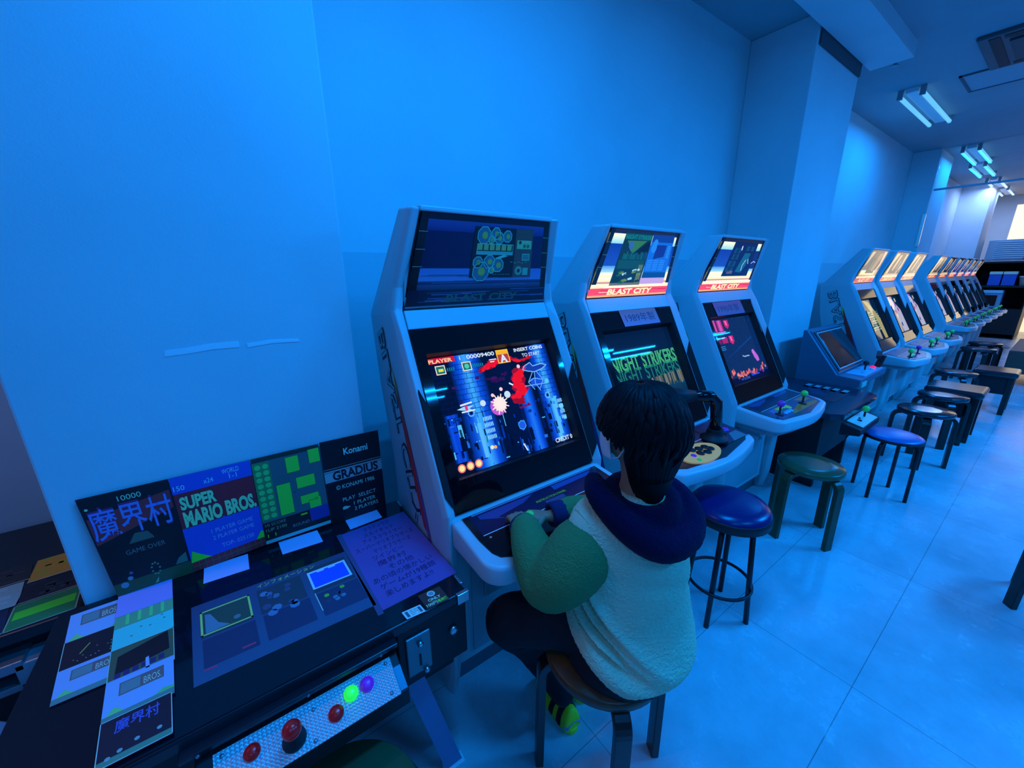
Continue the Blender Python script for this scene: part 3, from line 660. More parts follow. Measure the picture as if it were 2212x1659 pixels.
def make_cabinet(X0, n, label, flyer, scr, group, mat_scr=SCREEN, mat_m=None, lit=True, sideart=True):
    root = thing('arcade_cabinet', label, 'arcade cabinet', (X0 + W / 2, 1.2, 0), group)
    def F(x, v, off=0.0): q = P0 + VD * v + NF * off; return (X0 + x, q.y, q.z)
    V2 = 0.691
    # inner body
    fr = [(1.03, 0.1), (1.03, 0.70), (1.0, 0.77)]
    a_ = F(0, 0.0, -0.06); b_ = F(0, V2, -0.06)
    poly = [(1.03, 0.1), (1.03, 0.70), (a_[1], a_[2]), (b_[1], b_[2]), (1.30, 1.40), (1.25, 1.66), (1.28, 1.69), (1.51, 1.36), (1.48, 1.10), (1.40, 0.80), (1.38, 0.1)]
    MB().xprism(poly, X0 + 0.05, X0 + W - 0.05).build('body', PLAST, root)
    MB().box(X0 + 0.03, X0 + W - 0.03, 1.055, 1.37, 0.0, 0.1).build('kick_plate', BASEK, root)
    # side panels with rounded wings
    for sd in (0, 1):
        def X(x): return X0 + (x if sd == 0 else W - x)
        tap = 0.05
        # front path: (point y,z ; wing offset ; taper)
        path = [((1.03, 0.0), 0.03, 0), ((1.0, 0.14), 0.03, 0), ((0.985, 0.60), 0.03, 0), ((0.985, 0.77), 0.03, 0)]
        for k in range(1, 9):
            q = P0 + VD * (V2 * k / 8); path.append(((q.y, q.z), 0.032 if k < 8 else 0.02, 0))
        path += [((1.295, 1.46), 0.012, tap * 0.25), ((1.21, 1.70), 0.012, tap)]
        A, B, Cc, D = [], [], [], []
        for (y, z), wo, tp in path:
            lowr = z <= 0.62
            nn = Vector((0, -1, 0)) if lowr or z > 1.39 else NF
            back = 0.075 if z < 1.6 else 0.03
            A.append((X(0.0 + tp), y + 0.0 - nn.y * back, z - nn.z * back * 0.6))
            B.append((X(0.001 + tp), y - nn.y * 0.006, z - nn.z * 0.006))
            Cc.append((X(0.012 + tp), y + nn.y * wo * 0.72, z + nn.z * wo * 0.72))
            D.append((X(MG + tp), y - nn.y * 0.004, z - nn.z * 0.004))
        bk = [(X(tap if z > 1.6 else 0.0), y, z) for y, z in BACK]
        bki = [(X((tap if z > 1.6 else 0.0) + MG), y, z) for y, z in BACK]
        mb = MB(); n_ = len(path)
        mb.add(A + bk, [tuple(range(n_ + len(bk)))]); mb.add(D + bki, [tuple(range(n_ + len(bki)))])
        mb.rings([A, B, Cc, D], caps=False, closed=False, smooth=False)
        mb.rings([[A[-1]] + bk + [A[0]], [D[-1]] + bki + [D[0]]], caps=False, closed=False, smooth=False)
        mb.add([A[-1], B[-1], Cc[-1], D[-1]], [(0, 1, 2, 3)]); mb.add([A[0], B[0], Cc[0], D[0]], [(0, 1, 2, 3)])
        import bmesh as _b
        so = mb.build('side_panel', PLAST, root)
        bm = _b.new(); bm.from_mesh(so.data); _b.ops.remove_doubles(bm, verts=bm.verts, dist=1e-4); _b.ops.recalc_face_normals(bm, faces=bm.faces); bm.to_mesh(so.data); bm.free()
        bv = so.modifiers.new('bevel', 'BEVEL'); bv.width = 0.008; bv.segments = 3; bv.limit_method = 'ANGLE'; bv.angle_limit = math.radians(18)
        # speaker grille lying on the inner face of the wing
        def S(t, v):
            q0 = P0 + VD * v + NF * 0.023; q1 = P0 + VD * v + NF * -0.001
            q = q0.lerp(q1, t) + NF * 0.004
            return (X(0.013 + 0.033 * t), q.y, q.z)
        sp = MB(); pts = [(0.12, 0.41), (0.12, 0.06), (0.92, 0.015), (0.92, 0.35)]
        sp.add([S(t, v) for t, v in pts], [tuple(range(len(pts)))])
        sg = sp.build('speaker_grille', GRILLE, root); sm = sg.modifiers.new('s', 'SOLIDIFY'); sm.thickness = 0.004; sm.offset = 0
        if sideart and sd == 0:
            # lettering running down the flank
            tl = Vector((X(0) - 0.0015, 1.48, 1.33)); bl = Vector((X(0) - 0.0015, 1.38, 1.36))
            du = Vector((0, 1.20, 0.60)) - Vector((0, 1.455, 1.30)); du.normalize()
            dn = Vector((0, 1, 0)) - du * du.y; dn.normalize()
            o_ = Vector((X(0) - 0.001, 1.435, 1.31))
            ar = Art(o_ + dn * 0.045, o_ + dn * 0.045 + du * 0.72, o_ - dn * 0.045, lift=-0.0004)
            ar.poly([(0.25, 1.12), (0.45, 0.92), (1.0, 0.98), (1.02, 1.2), (0.6, 1.35)], alb(150, 25, 45), 1)
            ar.poly([(0.5, 1.3), (0.8, 1.16), (1.06, 1.2), (1.08, 1.5), (0.85, 1.5)], alb(20, 40, 130), 0)
            ar.poly([(0.2, 1.0), (0.35, 0.9), (0.5, 1.1), (0.3, 1.2)], alb(40, 110, 90), 0)
            ar.text('BLAST CITY', 0.0, 0.93, 0.80, alb(2, 15, 60), 2, w=1.0, bold=0.035, shear=0.1)
            ar.text('BLAST CITY', 0.004, 0.91, 0.76, alb(20, 110, 185), 4, w=0.99, bold=-0.006, shear=0.1)
            ar.build('side_lettering', PRINT, root)
    # white surround strips above and below the black bezel
    MB().prism([(MG, 0.622), (W - MG, 0.622), (W - MG, V2), (MG, V2)], lambda a, b: F(a, b, -0.07), lambda a, b: F(a, b, 0.0)).build('bezel_surround', PLAST, root, bevel=0.003)
    # black bezel frame around the tube
    bz = MB(); hx0, hx1, hv0, hv1 = 0.084, 0.636, 0.095, 0.53
    ou = [(MG, -0.002), (W - MG, -0.002), (W - MG, 0.621), (MG, 0.621)]; inn = [(hx0, hv0), (hx1, hv0), (hx1, hv1), (hx0, hv1)]
    i2 = [(hx0 + 0.008, hv0 + 0.008), (hx1 - 0.008, hv0 + 0.008), (hx1 - 0.008, hv1 - 0.008), (hx0 + 0.008, hv1 - 0.008)]
    bz.rings([[F(x, v, -0.04) for x, v in ou], [F(x, v, 0.001) for x, v in ou], [F(x, v, 0.001) for x, v in inn], [F(x, v, -0.035) for x, v in i2]], smooth=False, caps=False)
    for k in range(8, 12): bz.m[k] = 1
    bz.build('bezel', [BLACK, BLACKM], root)
    # tube face
    sx0, sx1, sv0, sv1 = 0.092, 0.628, 0.104, 0.52
    a = Art(F(sx0, sv1, -0.033), F(sx1, sv1, -0.033), F(sx0, sv0, -0.033), lift=0.00025)
    scr(a); a.build('screen', mat_scr, root)
    MB().add([F(sx0 - 0.02, sv0 - 0.02, -0.036), F(sx1 + 0.02, sv0 - 0.02, -0.036), F(sx1 + 0.02, sv1 + 0.02, -0.036), F(sx0 - 0.02, sv1 + 0.02, -0.036)], [(0, 1, 2, 3)]).build('tube_edge', BLACK, root)
    # marquee
    tp = 0.05
    MB().prism([(0, 0), (1, 0), (1, 1), (0, 1)], lambda a, b: (X0 + MG + tp * b * 0.95 + a * (W - 2 * MG - 2 * tp * b * 0.95), 1.302 - 0.088 * b + 0.05, 1.388 + 0.31 * b),
               lambda a, b: (X0 + MG + tp * b * 0.95 + a * (W - 2 * MG - 2 * tp * b * 0.95), 1.302 - 0.088 * b + 0.004, 1.388 + 0.31 * b)).build('marquee_box', BLACKM, root)
    bl = Vector((X0 + MG + 0.002, 1.302, 1.39)); mbq = Art((X0 + MG + 0.002 + tp, 1.216, 1.688), (X0 + W - MG - 0.002 - tp, 1.216, 1.688), bl)
    # trapezoid mapping
    TL = Vector((X0 + MG + 0.003 + tp, 1.216, 1.688)); TR = Vector((X0 + W - MG - 0.003 - tp, 1.216, 1.688)); BL = Vector((X0 + MG + 0.003, 1.302, 1.39)); BR = Vector((X0 + W - MG - 0.003, 1.302, 1.39))
    mbq.n = (BL - TL).cross(TR - TL).normalized(); mbq.lift = 0.0003; mbq.asp = 0.58 / 0.31
    mbq.p = lambda u, v, l: TL.lerp(TR, u).lerp(BL.lerp(BR, u), v) + mbq.n * (0.0003 * (l + 1))
    cab_art_marquee(mbq, lit, flyer)
    mbq.build('marquee_panel', mat_m or (MARQ if lit else MARQOFF), root)
    MB().box(X0 + 0.09, X0 + W - 0.09, 1.208, 1.285, 1.690, 1.706).build('top_cap', PLAST, root, bevel=0.004)
    # control panel
    def zt(y): return 0.722 + 0.035 * (y - 0.69) / 0.3
    out = [(0.022, 1.0), (0.022, 0.86)]
    for k in range(9): an = PI + (PI / 2) * k / 8; out.append((0.092 + 0.07 * math.cos(an), 0.80 + 0.07 * math.sin(an)))
    for k in range(1, 8): t_ = k / 8; out.append((0.092 + t_ * (W - 0.184), 0.73 - 0.035 * math.sin(PI * t_)))
    for k in range(9): an = 1.5 * PI + (PI / 2) * k / 8; out.append((W - 0.092 + 0.07 * math.cos(an), 0.80 + 0.07 * math.sin(an)))
    out += [(W - 0.022, 0.86), (W - 0.022, 1.0)]
    cp = [(X0 + x, y) for x, y in out]
    cpo = MB().zprism(cp, 0.664, lambda x, y: zt(y), smooth=True).build('control_panel', PLAST, root, bevel=0.012, seg=3)
    MB().zprism([(X0 + W / 2 + (x - X0 - W / 2) * 0.86, 0.99 + (y - 0.99) * 0.82) for x, y in cp], 0.625, 0.665).build('panel_underside', PLAST2, root)
    ins = [(0.055, 0.965), (0.055, 0.86), (0.062, 0.80), (0.075, 0.775), (0.11, 0.757), (W / 2, 0.722), (W - 0.11, 0.757), (W - 0.075, 0.775), (W - 0.062, 0.80), (W - 0.055, 0.86), (W - 0.055, 0.965)]
    MB().zprism([(X0 + x, y) for x, y in ins], lambda x, y: zt(y) - 0.004, lambda x, y: zt(y) + 0.0035).build('control_overlay', mat('overlay_%d' % (n if n < 4 else 4), [(0.004, 0.006, 0.008), (0.005, 0.007, 0.012), (0.01, 0.05, 0.09), (0.02, 0.12, 0.16)][(n if n < 4 else 4) - 1], 0.2), root)
    def zz(y, d=0.0): return zt(y) + 0.0035 + d
    ip = Art((X0 + 0.075, 0.962, zz(0.962)), (X0 + W - 0.075, 0.962, zz(0.962)), (X0 + 0.075, 0.865, zz(0.865)), lift=0.0004)
    ip.rect(0, 0, 1, 1, alb(1, 12, 62), 0); ip.rect(0.02, 0.0, 0.98, 0.05, alb(10, 90, 180), 1)
    ip.poly([(0.05, 0.12), (0.45, 0.12), (0.35, 0.35), (0.15, 0.5), (0.2, 0.7), (0.05, 0.3)], alb(4, 38, 125), 1); ip.poly([(0.6, 0.1), (0.97, 0.1), (0.9, 0.3), (0.6, 0.35)], alb(4, 45, 140), 1)
    if n == 1:
        ip.text('INSTRUCTION PANEL', 0.42, 0.62, 0.10, alb(110, 130, 60), 2, w=0.24); ip.rect(0.47, 0.68, 0.62, 0.85, alb(8, 40, 110), 2)
    ip.rect(0, 0.97, 1, 1.0, alb(60, 160, 235), 2)
    ip.build('instruction_strip', PRINTG, root)
    def stick(x, y, mball, tall=0.045, r=0.0165):
        q = MB().lathe((X0 + x, y, zz(y)), [(0.022, 0), (0.022, 0.003), (0.008, 0.005), (0.0055, 0.01), (0.0055, tall)], 16)
        so_ = q.build('joystick', BLACKM, root)
        MB().ball((X0 + x, y, zz(y) + tall + 0.008), r).build('ball_top', mball, so_)
    def btn(x, y, m_, r=0.0135): MB().lathe((X0 + x, y, zz(y)), [(r + 0.003, 0), (r + 0.003, 0.003), (r, 0.004), (r, 0.008), (r * 0.6, 0.0105), (0.0005, 0.011)], 18).build('button', m_, root)
    if n == 1:
        stick(0.207, 0.812, GREENB)
        for k in range(6): btn(0.33 + (k % 3) * 0.035, 0.79 + (k // 3) * 0.038, WHITEP)
        btn(0.655, 0.862, PURPLEB, 0.017) 
        for x, y in ((0.09, 0.85), (0.14, 0.775)): MB().lathe((X0 + x, y, zz(y)), [(0.005, 0), (0.004, 0.003)], 10).build('screw', STEEL, root)
    elif n == 2:
        pad = MB().zprism([(X0 + 0.27 + 0.13 * math.cos(2 * PI * k / 28), 0.795 + 0.062 * math.sin(2 * PI * k / 28)) for k in range(28)], lambda x, y: zz(y) - 0.001, lambda x, y: zz(y) + 0.006)
        pad.build('wood_pad', mat('striped_wood_pad', (0.95, 0.5, 0.12), 0.45, emis=(0.30, 0.13, 0.05), estr=0.6), root)  # faint warm glow is added to the pad colour
        for k, (x, y) in enumerate([(0.25, 0.825), (0.29, 0.815), (0.33, 0.81), (0.26, 0.79), (0.30, 0.78), (0.34, 0.79)]): MB().lathe((X0 + x, y, zz(y) + 0.006), [(0.018, 0), (0.018, 0.004), (0.012, 0.007), (0.0005, 0.008)], 18).build('button', BLACKM, root)
        btn(0.215, 0.795, PURPLEB, 0.012); btn(0.205, 0.762, GREENB, 0.01); btn(0.60, 0.86, PURPLEB, 0.018); btn(0.56, 0.845, BLACKM, 0.014)
        # flight stick: base cup, column, grip arm
        fs = MB().lathe((X0 + 0.455, 0.835, zz(0.835)), [(0.062, 0), (0.060, 0.012), (0.040, 0.020), (0.034, 0.05), (0.036, 0.055)], 28).build('flight_stick', BLACKM, root)
        MB().tube([(X0 + 0.455, 0.835, 0.78), (X0 + 0.456, 0.838, 0.86), (X0 + 0.450, 0.845, 0.925), (X0 + 0.42, 0.86, 0.955), (X0 + 0.33, 0.90, 0.965)], [0.027, 0.026, 0.027, 0.026, 0.024], 14).build('grip', BLACK, fs)
        MB().tube([(X0 + 0.34, 0.895, 0.965), (X0 + 0.25, 0.92, 0.975), (X0 + 0.2, 0.95, 0.975)], [0.024, 0.036, 0.03], 14).build('grip_head', BLACKM, fs)
        sc3 = Art((X0 + 0.45, 0.95, zz(0.95)), (X0 + 0.67, 0.95, zz(0.95)), (X0 + 0.45, 0.755, zz(0.755)), lift=0.0004); sc3.rect(0, 0, 1, 0.9, alb(4, 22, 70), 3); sc3.poly([(0.35, 0.9), (0.6, 0.62), (0.9, 0.62), (0.9, 0.9)], alb(10, 70, 130), 4); sc3.build('panel_art', PRINTG, root)
    elif n == 3:
        pa = Art((X0 + 0.075, 0.862, zz(0.862)), (X0 + W - 0.075, 0.862, zz(0.862)), (X0 + 0.075, 0.755, zz(0.755)), lift=0.0004)
        pa.rect(0.02, 0.02, 0.98, 0.98, alb(8, 40, 110), 0); pa.disc(0.42, 0.3, 0.05, alb(90, 130, 60), 1); pa.disc(0.35, 0.25, 0.03, alb(30, 110, 200), 1)
        pa.poly([(0.1, 0.1), (0.3, 0.1), (0.2, 0.7), (0.08, 0.6)], alb(15, 60, 170), 1); pa.poly([(0.3, 0.8), (0.6, 0.5), (0.97, 0.75), (0.9, 0.95), (0.3, 0.95)], alb(60, 70, 50), 1); pa.poly([(0.7, 0.1), (0.95, 0.1), (0.95, 0.5), (0.8, 0.5)], alb(70, 70, 70), 1)
        pa.build('panel_art', PRINTG, root)
        stick(0.14, 0.80, PURPLEB, 0.055, 0.019); stick(0.46, 0.80, GREENB, 0.055, 0.019)
        for k in range(3): btn(0.20 + k * 0.035, 0.835, mat('yellow_button', (0.9, 0.9, 0.1), 0.3), 0.012)
        for k in range(3): btn(0.19 + k * 0.035, 0.79, mat('blue_button', (0.1, 0.6, 0.9), 0.3), 0.012)
    else:
        stick(0.16, 0.80, GREENB, 0.05, 0.022); stick(0.45, 0.80, PURPLEB if n % 2 == 0 else GREENB, 0.05, 0.019)
        for k in range(3): btn(0.22 + k * 0.035, 0.81, GREENB, 0.014)
    # lower door, lock, coin slot
    dr = MB().box(X0 + 0.11, X0 + W - 0.11, 1.022, 1.031, 0.13, 0.58).build('service_door', PLAST2, root, bevel=0.003)
    MB().cyl((X0 + W - 0.17, 1.022, 0.42), (X0 + W - 0.17, 1.010, 0.42), 0.012).build('lock', STEEL, dr)
    MB().box(X0 + 0.16, X0 + 0.24, 1.014, 1.022, 0.36, 0.52).build('coin_plate', STEELD, dr, bevel=0.002)
    if n < 4: MB().box(X0 + 0.20, X0 + 0.27, 0.90, 1.02, 0.55, 0.605).build('cable_bracket', PLAST2, root, bevel=0.004)
    return root, F

SOLO = 'white arcade cabinets by the near wall'
c1, F1 = make_cabinet(0.43, 1, 'white arcade cabinet the child plays, with an unlit header', 1, screen_shooter, SOLO, lit=False)
c2, F2 = make_cabinet(1.30, 2, 'white arcade cabinet with black flight stick, behind the child', 2, screen_night, SOLO, mat_scr=SCREEN)
c3, F3 = make_cabinet(2.24, 3, 'white arcade cabinet with coral game screen, beside the middle pillar', 3, screen_pink, SOLO)
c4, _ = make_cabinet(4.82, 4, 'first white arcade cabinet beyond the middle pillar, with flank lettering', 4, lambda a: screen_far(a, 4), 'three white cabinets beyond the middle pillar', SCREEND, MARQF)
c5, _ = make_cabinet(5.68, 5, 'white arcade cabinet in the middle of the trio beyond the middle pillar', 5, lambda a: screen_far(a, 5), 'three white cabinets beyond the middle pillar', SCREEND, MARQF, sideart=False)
c4.location.y -= 0.06; c5.location.y -= 0.06
c6 = copy_tree(c5); c6.location.x += 0.86; c6['label'] = 'last white arcade cabinet of the trio beyond the middle pillar'
c7 = copy_tree(c5); c7.location.x += 2.6; c7.location.y += 0.05; c7['label'] = 'nearest white arcade cabinet of the far row of six'; c7['group'] = 'far row of six white cabinets'
ordn = ['second', 'third', 'fourth', 'fifth', 'last and farthest']
for k in range(5):
    q = copy_tree(c7); q.location.x += 0.79 * (k + 1); q['label'] = ordn[k] + ' white arcade cabinet of the far row of six'

# handwritten year cards taped on the bezels
def card(F, x0, x1, v0, v1, txt, rgb, label, tw):
    a = Art(F(x0, v1, 0.004), F(x1, v1, 0.004), F(x0 + 0.012, v0, 0.004), lift=0.0003)
    a.rect(0, 0, 1, 1, None, 0, [alb(*rgb[0]), alb(*rgb[1])])
    a.text(txt, 0.10, 0.72, 0.42, alb(*rgb[2]), 1, w=tw, bold=0.0)
    c = Vector(F((x0 + x1) / 2, (v0 + v1) / 2, 0.004)); o = a.build('year_card', PRINT, None, loc=c)
    m_ = o.modifiers.new('s', 'SOLIDIFY'); m_.thickness = 0.001; m_.offset = -1
    tag(o, label, 'card', 'handwritten cards on the screen bezels')
card(F2, 0.235, 0.52, 0.537, 0.620, '1989年製', [(130, 60, 110), (90, 75, 170), (15, 15, 70)], 'card painted with red header glow, handwritten 1989, above the flight stick cabinet screen', 0.8)  # reddish top colour paints the lit header's red light on the card
card(F3, 0.155, 0.50, 0.530, 0.618, '1990年製', [(60, 40, 120), (25, 55, 140), (10, 20, 80)], 'dim purple card handwritten 1990 above the coral game screen', 0.75)

# ================================================================== cocktail table with leaning pictures
TZ = 0.62
tb = thing('cocktail_table', 'black cocktail arcade table with button strip, covered in game pictures', 'arcade table', (0.0, 1.1, 0))
MB().box(-0.52, 0.424, 0.835, 1.418, TZ - 0.035, TZ - 0.002).build('table_top', BLACKV, tb, bevel=0.006)
MB().box(-0.515, 0.42, 0.840, 1.413, TZ - 0.003, TZ).build('glass_top', DARKGLASS, tb)
MB().box(-0.46, 0.40, 0.90, 1.40, 0.30, TZ - 0.035).build('body', BLACKM, tb, bevel=0.004)
cb = MB().box(0.215, 0.422, 0.842, 1.0, 0.39, TZ - 0.036).build('coin_box', BLACKM, tb, bevel=0.004)
MB().box(0.235, 0.305, 0.834, 0.843, 0.425, 0.555).build('coin_plate', mat('coin_plate_grey', (0.2, 0.24, 0.25), 0.4, metal=0.6), cb, bevel=0.003)
MB().box(0.268, 0.274, 0.8325, 0.8345, 0.45, 0.49).build('coin_slot', BLACKM, cb)
MB().lathe((0.375, 0.842, 0.505), [(0.013, 0), (0.013, 0.012), (0.006, 0.014)], 16, axis=(0, -1, 0)).build('lock', STEEL, cb)
for x, z in ((0.272, 0.53), (0.285, 0.43)): MB().lathe((x, 0.834, z), [(0.008, 0), (0.008, 0.01), (0.004, 0.012)], 12, axis=(0, -1, 0)).build('reject_button', STEEL, cb)
# ledge rail, metal control strip
MB().xprism([(0.86, 0.555), (0.815, 0.575), (0.812, 0.59), (0.86, 0.59)], -0.23, 0.21).build('ledge_rail', BLACKV, tb, bevel=0.003)
cpz = MB().xprism([(0.86, 0.44), (0.86, 0.563), (0.822, 0.556), (0.738, 0.520), (0.738, 0.475), (0.80, 0.44)], -0.21, 0.205).build('control_box', BLACKM, tb, bevel=0.003)
dia = bpy.data.materials.new('diamond_plate'); dia.use_nodes = True
nt = dia.node_tree; b = nt.nodes['Principled BSDF']; b.inputs['Base Color'].default_value = (0.85, 0.85, 0.85, 1); b.inputs['Metallic'].default_value = 0.35; b.inputs['Roughness'].default_value = 0.3
tcx = nt.nodes.new('ShaderNodeTexCoord'); mpx = nt.nodes.new('ShaderNodeMapping'); mpx.inputs['Scale'].default_value = (150, 150, 150); nt.links.new(tcx.outputs['Object'], mpx.inputs[0])
sx = nt.nodes.new('ShaderNodeSeparateXYZ'); nt.links.new(mpx.outputs[0], sx.inputs[0])
def mth(op, a, b_=None):
    q = nt.nodes.new('ShaderNodeMath'); q.operation = op
    for i_, x_ in enumerate((a, b_)):
        if x_ is None: continue
        if isinstance(x_, (int, float)): q.inputs[i_].default_value = x_
        else: nt.links.new(x_, q.inputs[i_])
    return q.outputs[0]
hx = mth('ABSOLUTE', mth('SINE', mth('MULTIPLY', sx.outputs[0], 2.6))); hy = mth('ABSOLUTE', mth('SINE', mth('MULTIPLY', sx.outputs[1], 3.1)))
hh = mth('MULTIPLY', hx, hy)
bpx = nt.nodes.new('ShaderNodeBump'); bpx.inputs['Strength'].default_value = 1.0; bpx.inputs['Distance'].default_value = 0.002
nt.links.new(hh, bpx.inputs['Height']); nt.links.new(bpx.outputs['Normal'], b.inputs['Normal'])
CPV = Vector((0, 0.822 - 0.738, 0.556 - 0.520)).normalized(); CPN = Vector((0, -CPV.z, CPV.y))
def CP(x, t, off=0): q = Vector((x, 0.738, 0.520)) + CPV * t + CPN * off; return (q.x, q.y, q.z)
MB().prism([(-0.180, 0.0), (0.185, 0.0), (0.185, 0.088), (-0.180, 0.088)], lambda a, b: CP(a, b, -0.001), lambda a, b: CP(a, b, 0.003)).build('metal_strip', dia, cpz)
MB().prism([(0.186, 0.005), (0.203, 0.005), (0.203, 0.06), (0.186, 0.06)], lambda a, b: CP(a, b, -0.001), lambda a, b: CP(a, b, 0.002)).build('end_cap', VINYLNAVY, cpz)
js = MB().lathe(CP(-0.040, 0.035, 0.003), [(0.024, 0), (0.022, 0.006), (0.012, 0.02), (0.006, 0.03), (0.006, 0.06)], 20, axis=CPN).build('joystick', BLACKM, cpz)
MB().ball(Vector(CP(-0.040, 0.035, 0.003)) + CPN * 0.066, 0.0185, 24).build('ball_top', REDB, js)
for x, t_, m_, r in ((0.045, 0.036, REDB, 0.0165), (0.083, 0.057, GREENLIT, 0.0165), (0.120, 0.057, PURPLELIT, 0.0165), (-0.115, 0.055, REDB, 0.0155)):
    MB().lathe(CP(x, t_, 0.003), [(r, 0), (r, 0.004), (r - 0.002, 0.006), (r - 0.004, 0.0065), (r - 0.004, 0.010), (r * 0.4, 0.012), (0.0005, 0.0122)], 24, axis=CPN).build('button', m_, cpz)
for x, t_ in ((-0.165, 0.078), (-0.165, 0.01), (-0.003, 0.010), (0.004, 0.068), (0.172, 0.078), (0.165, 0.012)):
    MB().lathe(CP(x, t_, 0.003), [(0.0045, 0), (0.004, 0.002), (0.0005, 0.0025)], 10, axis=CPN).build('screw', STEELD, cpz)
for x in (-0.20, 0.0, 0.165): MB().lathe((x, 0.814, 0.580), [(0.004, 0), (0.003, 0.003)], 8, axis=(0, -1, 0.4)).build('screw', STEELD, tb)
# corner clips
for (x0, x1, y0, y1) in ((0.39, 0.428, 0.826, 0.840), (0.418, 0.4285, 0.865, 0.905), (0.418, 0.4285, 1.36, 1.40)):
    MB().box(x0, x1, y0, y1, TZ - 0.03, TZ + 0.003).build('corner_clip', STEEL, tb, bevel=0.002)
# splayed legs
LEGM = mat('leg_blue_grey', (0.25, 0.2, 0.35), 0.4)
for lx in (0.30, -0.38):
    l_ = MB().prism([(0.0, 0.0), (0.022, 0.0), (0.022, 0.055), (0.0, 0.055)], lambda a, b, lx=lx: (lx - 0.075 + b, 0.90 - a, 0.40), lambda a, b, lx=lx: (lx + 0.012 + b, 0.83 - a, 0.012))
    lo = l_.build('leg', LEGM, tb)
    MB().box(lx + 0.008, lx + 0.072, 0.800, 0.835, 0.0, 0.02).build('foot_cap', WHITEP, lo, bevel=0.003)
    MB().box(lx, lx + 0.02, 1.30, 1.36, 0, 0.32).build('leg', LEGM, tb)

# --- papers
def flat_paper(name, pts, label, cat, draw, z=TZ + 0.0012, group=None, mat_=PRINT, thick=0.0008):
    """pts: TL, TR, BL in table plane (x,y)"""
    tl, tr, bl = [Vector((x, y, z)) for x, y in pts]
    a = Art(tl, tr, bl, lift=0.00012); draw(a)
    c = (tl + tr + bl + (tr + bl - tl)) / 4
    br = tr + bl - tl
    mb = a.mb
    # sheet edge below the picture
    lo = [p - Vector((0, 0, thick)) for p in (tl, bl, br, tr)]
    mb.add([tl, bl, br, tr] + lo, [(0, 1, 5, 4), (1, 2, 6, 5), (2, 3, 7, 6), (3, 0, 4, 7)]); mb.cols += [alb(20, 90, 160)] * 4
    o = mb.build(name, mat_, None, loc=c)
    return tag(o, label, cat, group)

def stand_paper(name, x0, x1, z0, z1, y0, y1, label, draw):
    a = Art((x0[1], y1, z1[0]), (x1[1], y1, z1[1]), (x0[0], y0, z0[0]), lift=0.00015)
    TL = Vector((x0[1], y1, z1[0])); TR = Vector((x1[1], y1, z1[1])); BL = Vector((x0[0], y0, z0[0])); BR = Vector((x1[0], y0, z0[1]))
    a.p = lambda u, v, l: TL.lerp(TR, u).lerp(BL.lerp(BR, u), v) + a.n * (0.00015 * (l + 1))
    draw(a)
    dn = -a.n * 0.0015
    c4 = [TL, BL, BR, TR]
    a.mb.add([p for p in c4] + [p + dn for p in c4], [(0, 1, 5, 4), (1, 2, 6, 5), (2, 3, 7, 6), (3, 0, 4, 7), (7, 6, 5, 4)]); a.mb.cols += [alb(4, 20, 50)] * 5
    o = a.build(name, PRINT, None, loc=(TL + TR + BL + BR) / 4)
    tag(o, label, 'picture', 'game pictures leaning on the near pillar')

def pic_village(a):
    a.rect(0, 0, 1, 1, alb(2, 12, 35), 0)
    a.text('10000', 0.40, 0.10, 0.05, alb(60, 150, 185), 2, w=0.26); a.disc(0.06, 0.11, 0.02, alb(50, 150, 170), 2, 8)
    a.poly([(0.02, 0.20), (0.98, 0.10), (0.98, 0.28), (0.02, 0.46)], alb(55, 30, 60), 1)
    a.text('魔界村', 0.02, 0.40, 0.24, alb(25, 25, 110), 2, w=0.95, bold=0.012); a.text('魔界村', 0.03, 0.395, 0.22, alb(20, 80, 215), 3, w=0.93, bold=0.006)
    a.poly([(0.35, 0.52), (0.45, 0.43), (0.6, 0.44), (0.66, 0.52)], alb(15, 60, 90), 2)
    a.text('GAME OVER', 0.28, 0.62, 0.045, alb(25, 75, 125), 2, w=0.48)
    a.rect(0, 0.87, 1, 1, alb(6, 50, 55), 1)
    for u, v, r in ((0.13, 0.90, 0.05), (0.22, 0.85, 0.035), (0.25, 0.80, 0.025)): a.disc(u, v, r, alb(20, 90, 170) if r > 0.03 else alb(15, 55, 150), 2, 9)
    for k in range(9): a.disc(0.55 + 0.05 * math.cos(k * 0.7), 0.83 + 0.06 * math.sin(k * 0.7), 0.016, alb(15, 90, 120), 2, 6)
    a.poly([(0.80, 0.86), (0.86, 0.80), (0.97, 0.76), (0.97, 0.86)], alb(15, 70, 105), 2); a.poly([(0.48, 0.98), (0.55, 0.92), (0.53, 0.97)], alb(30, 110, 130), 2)
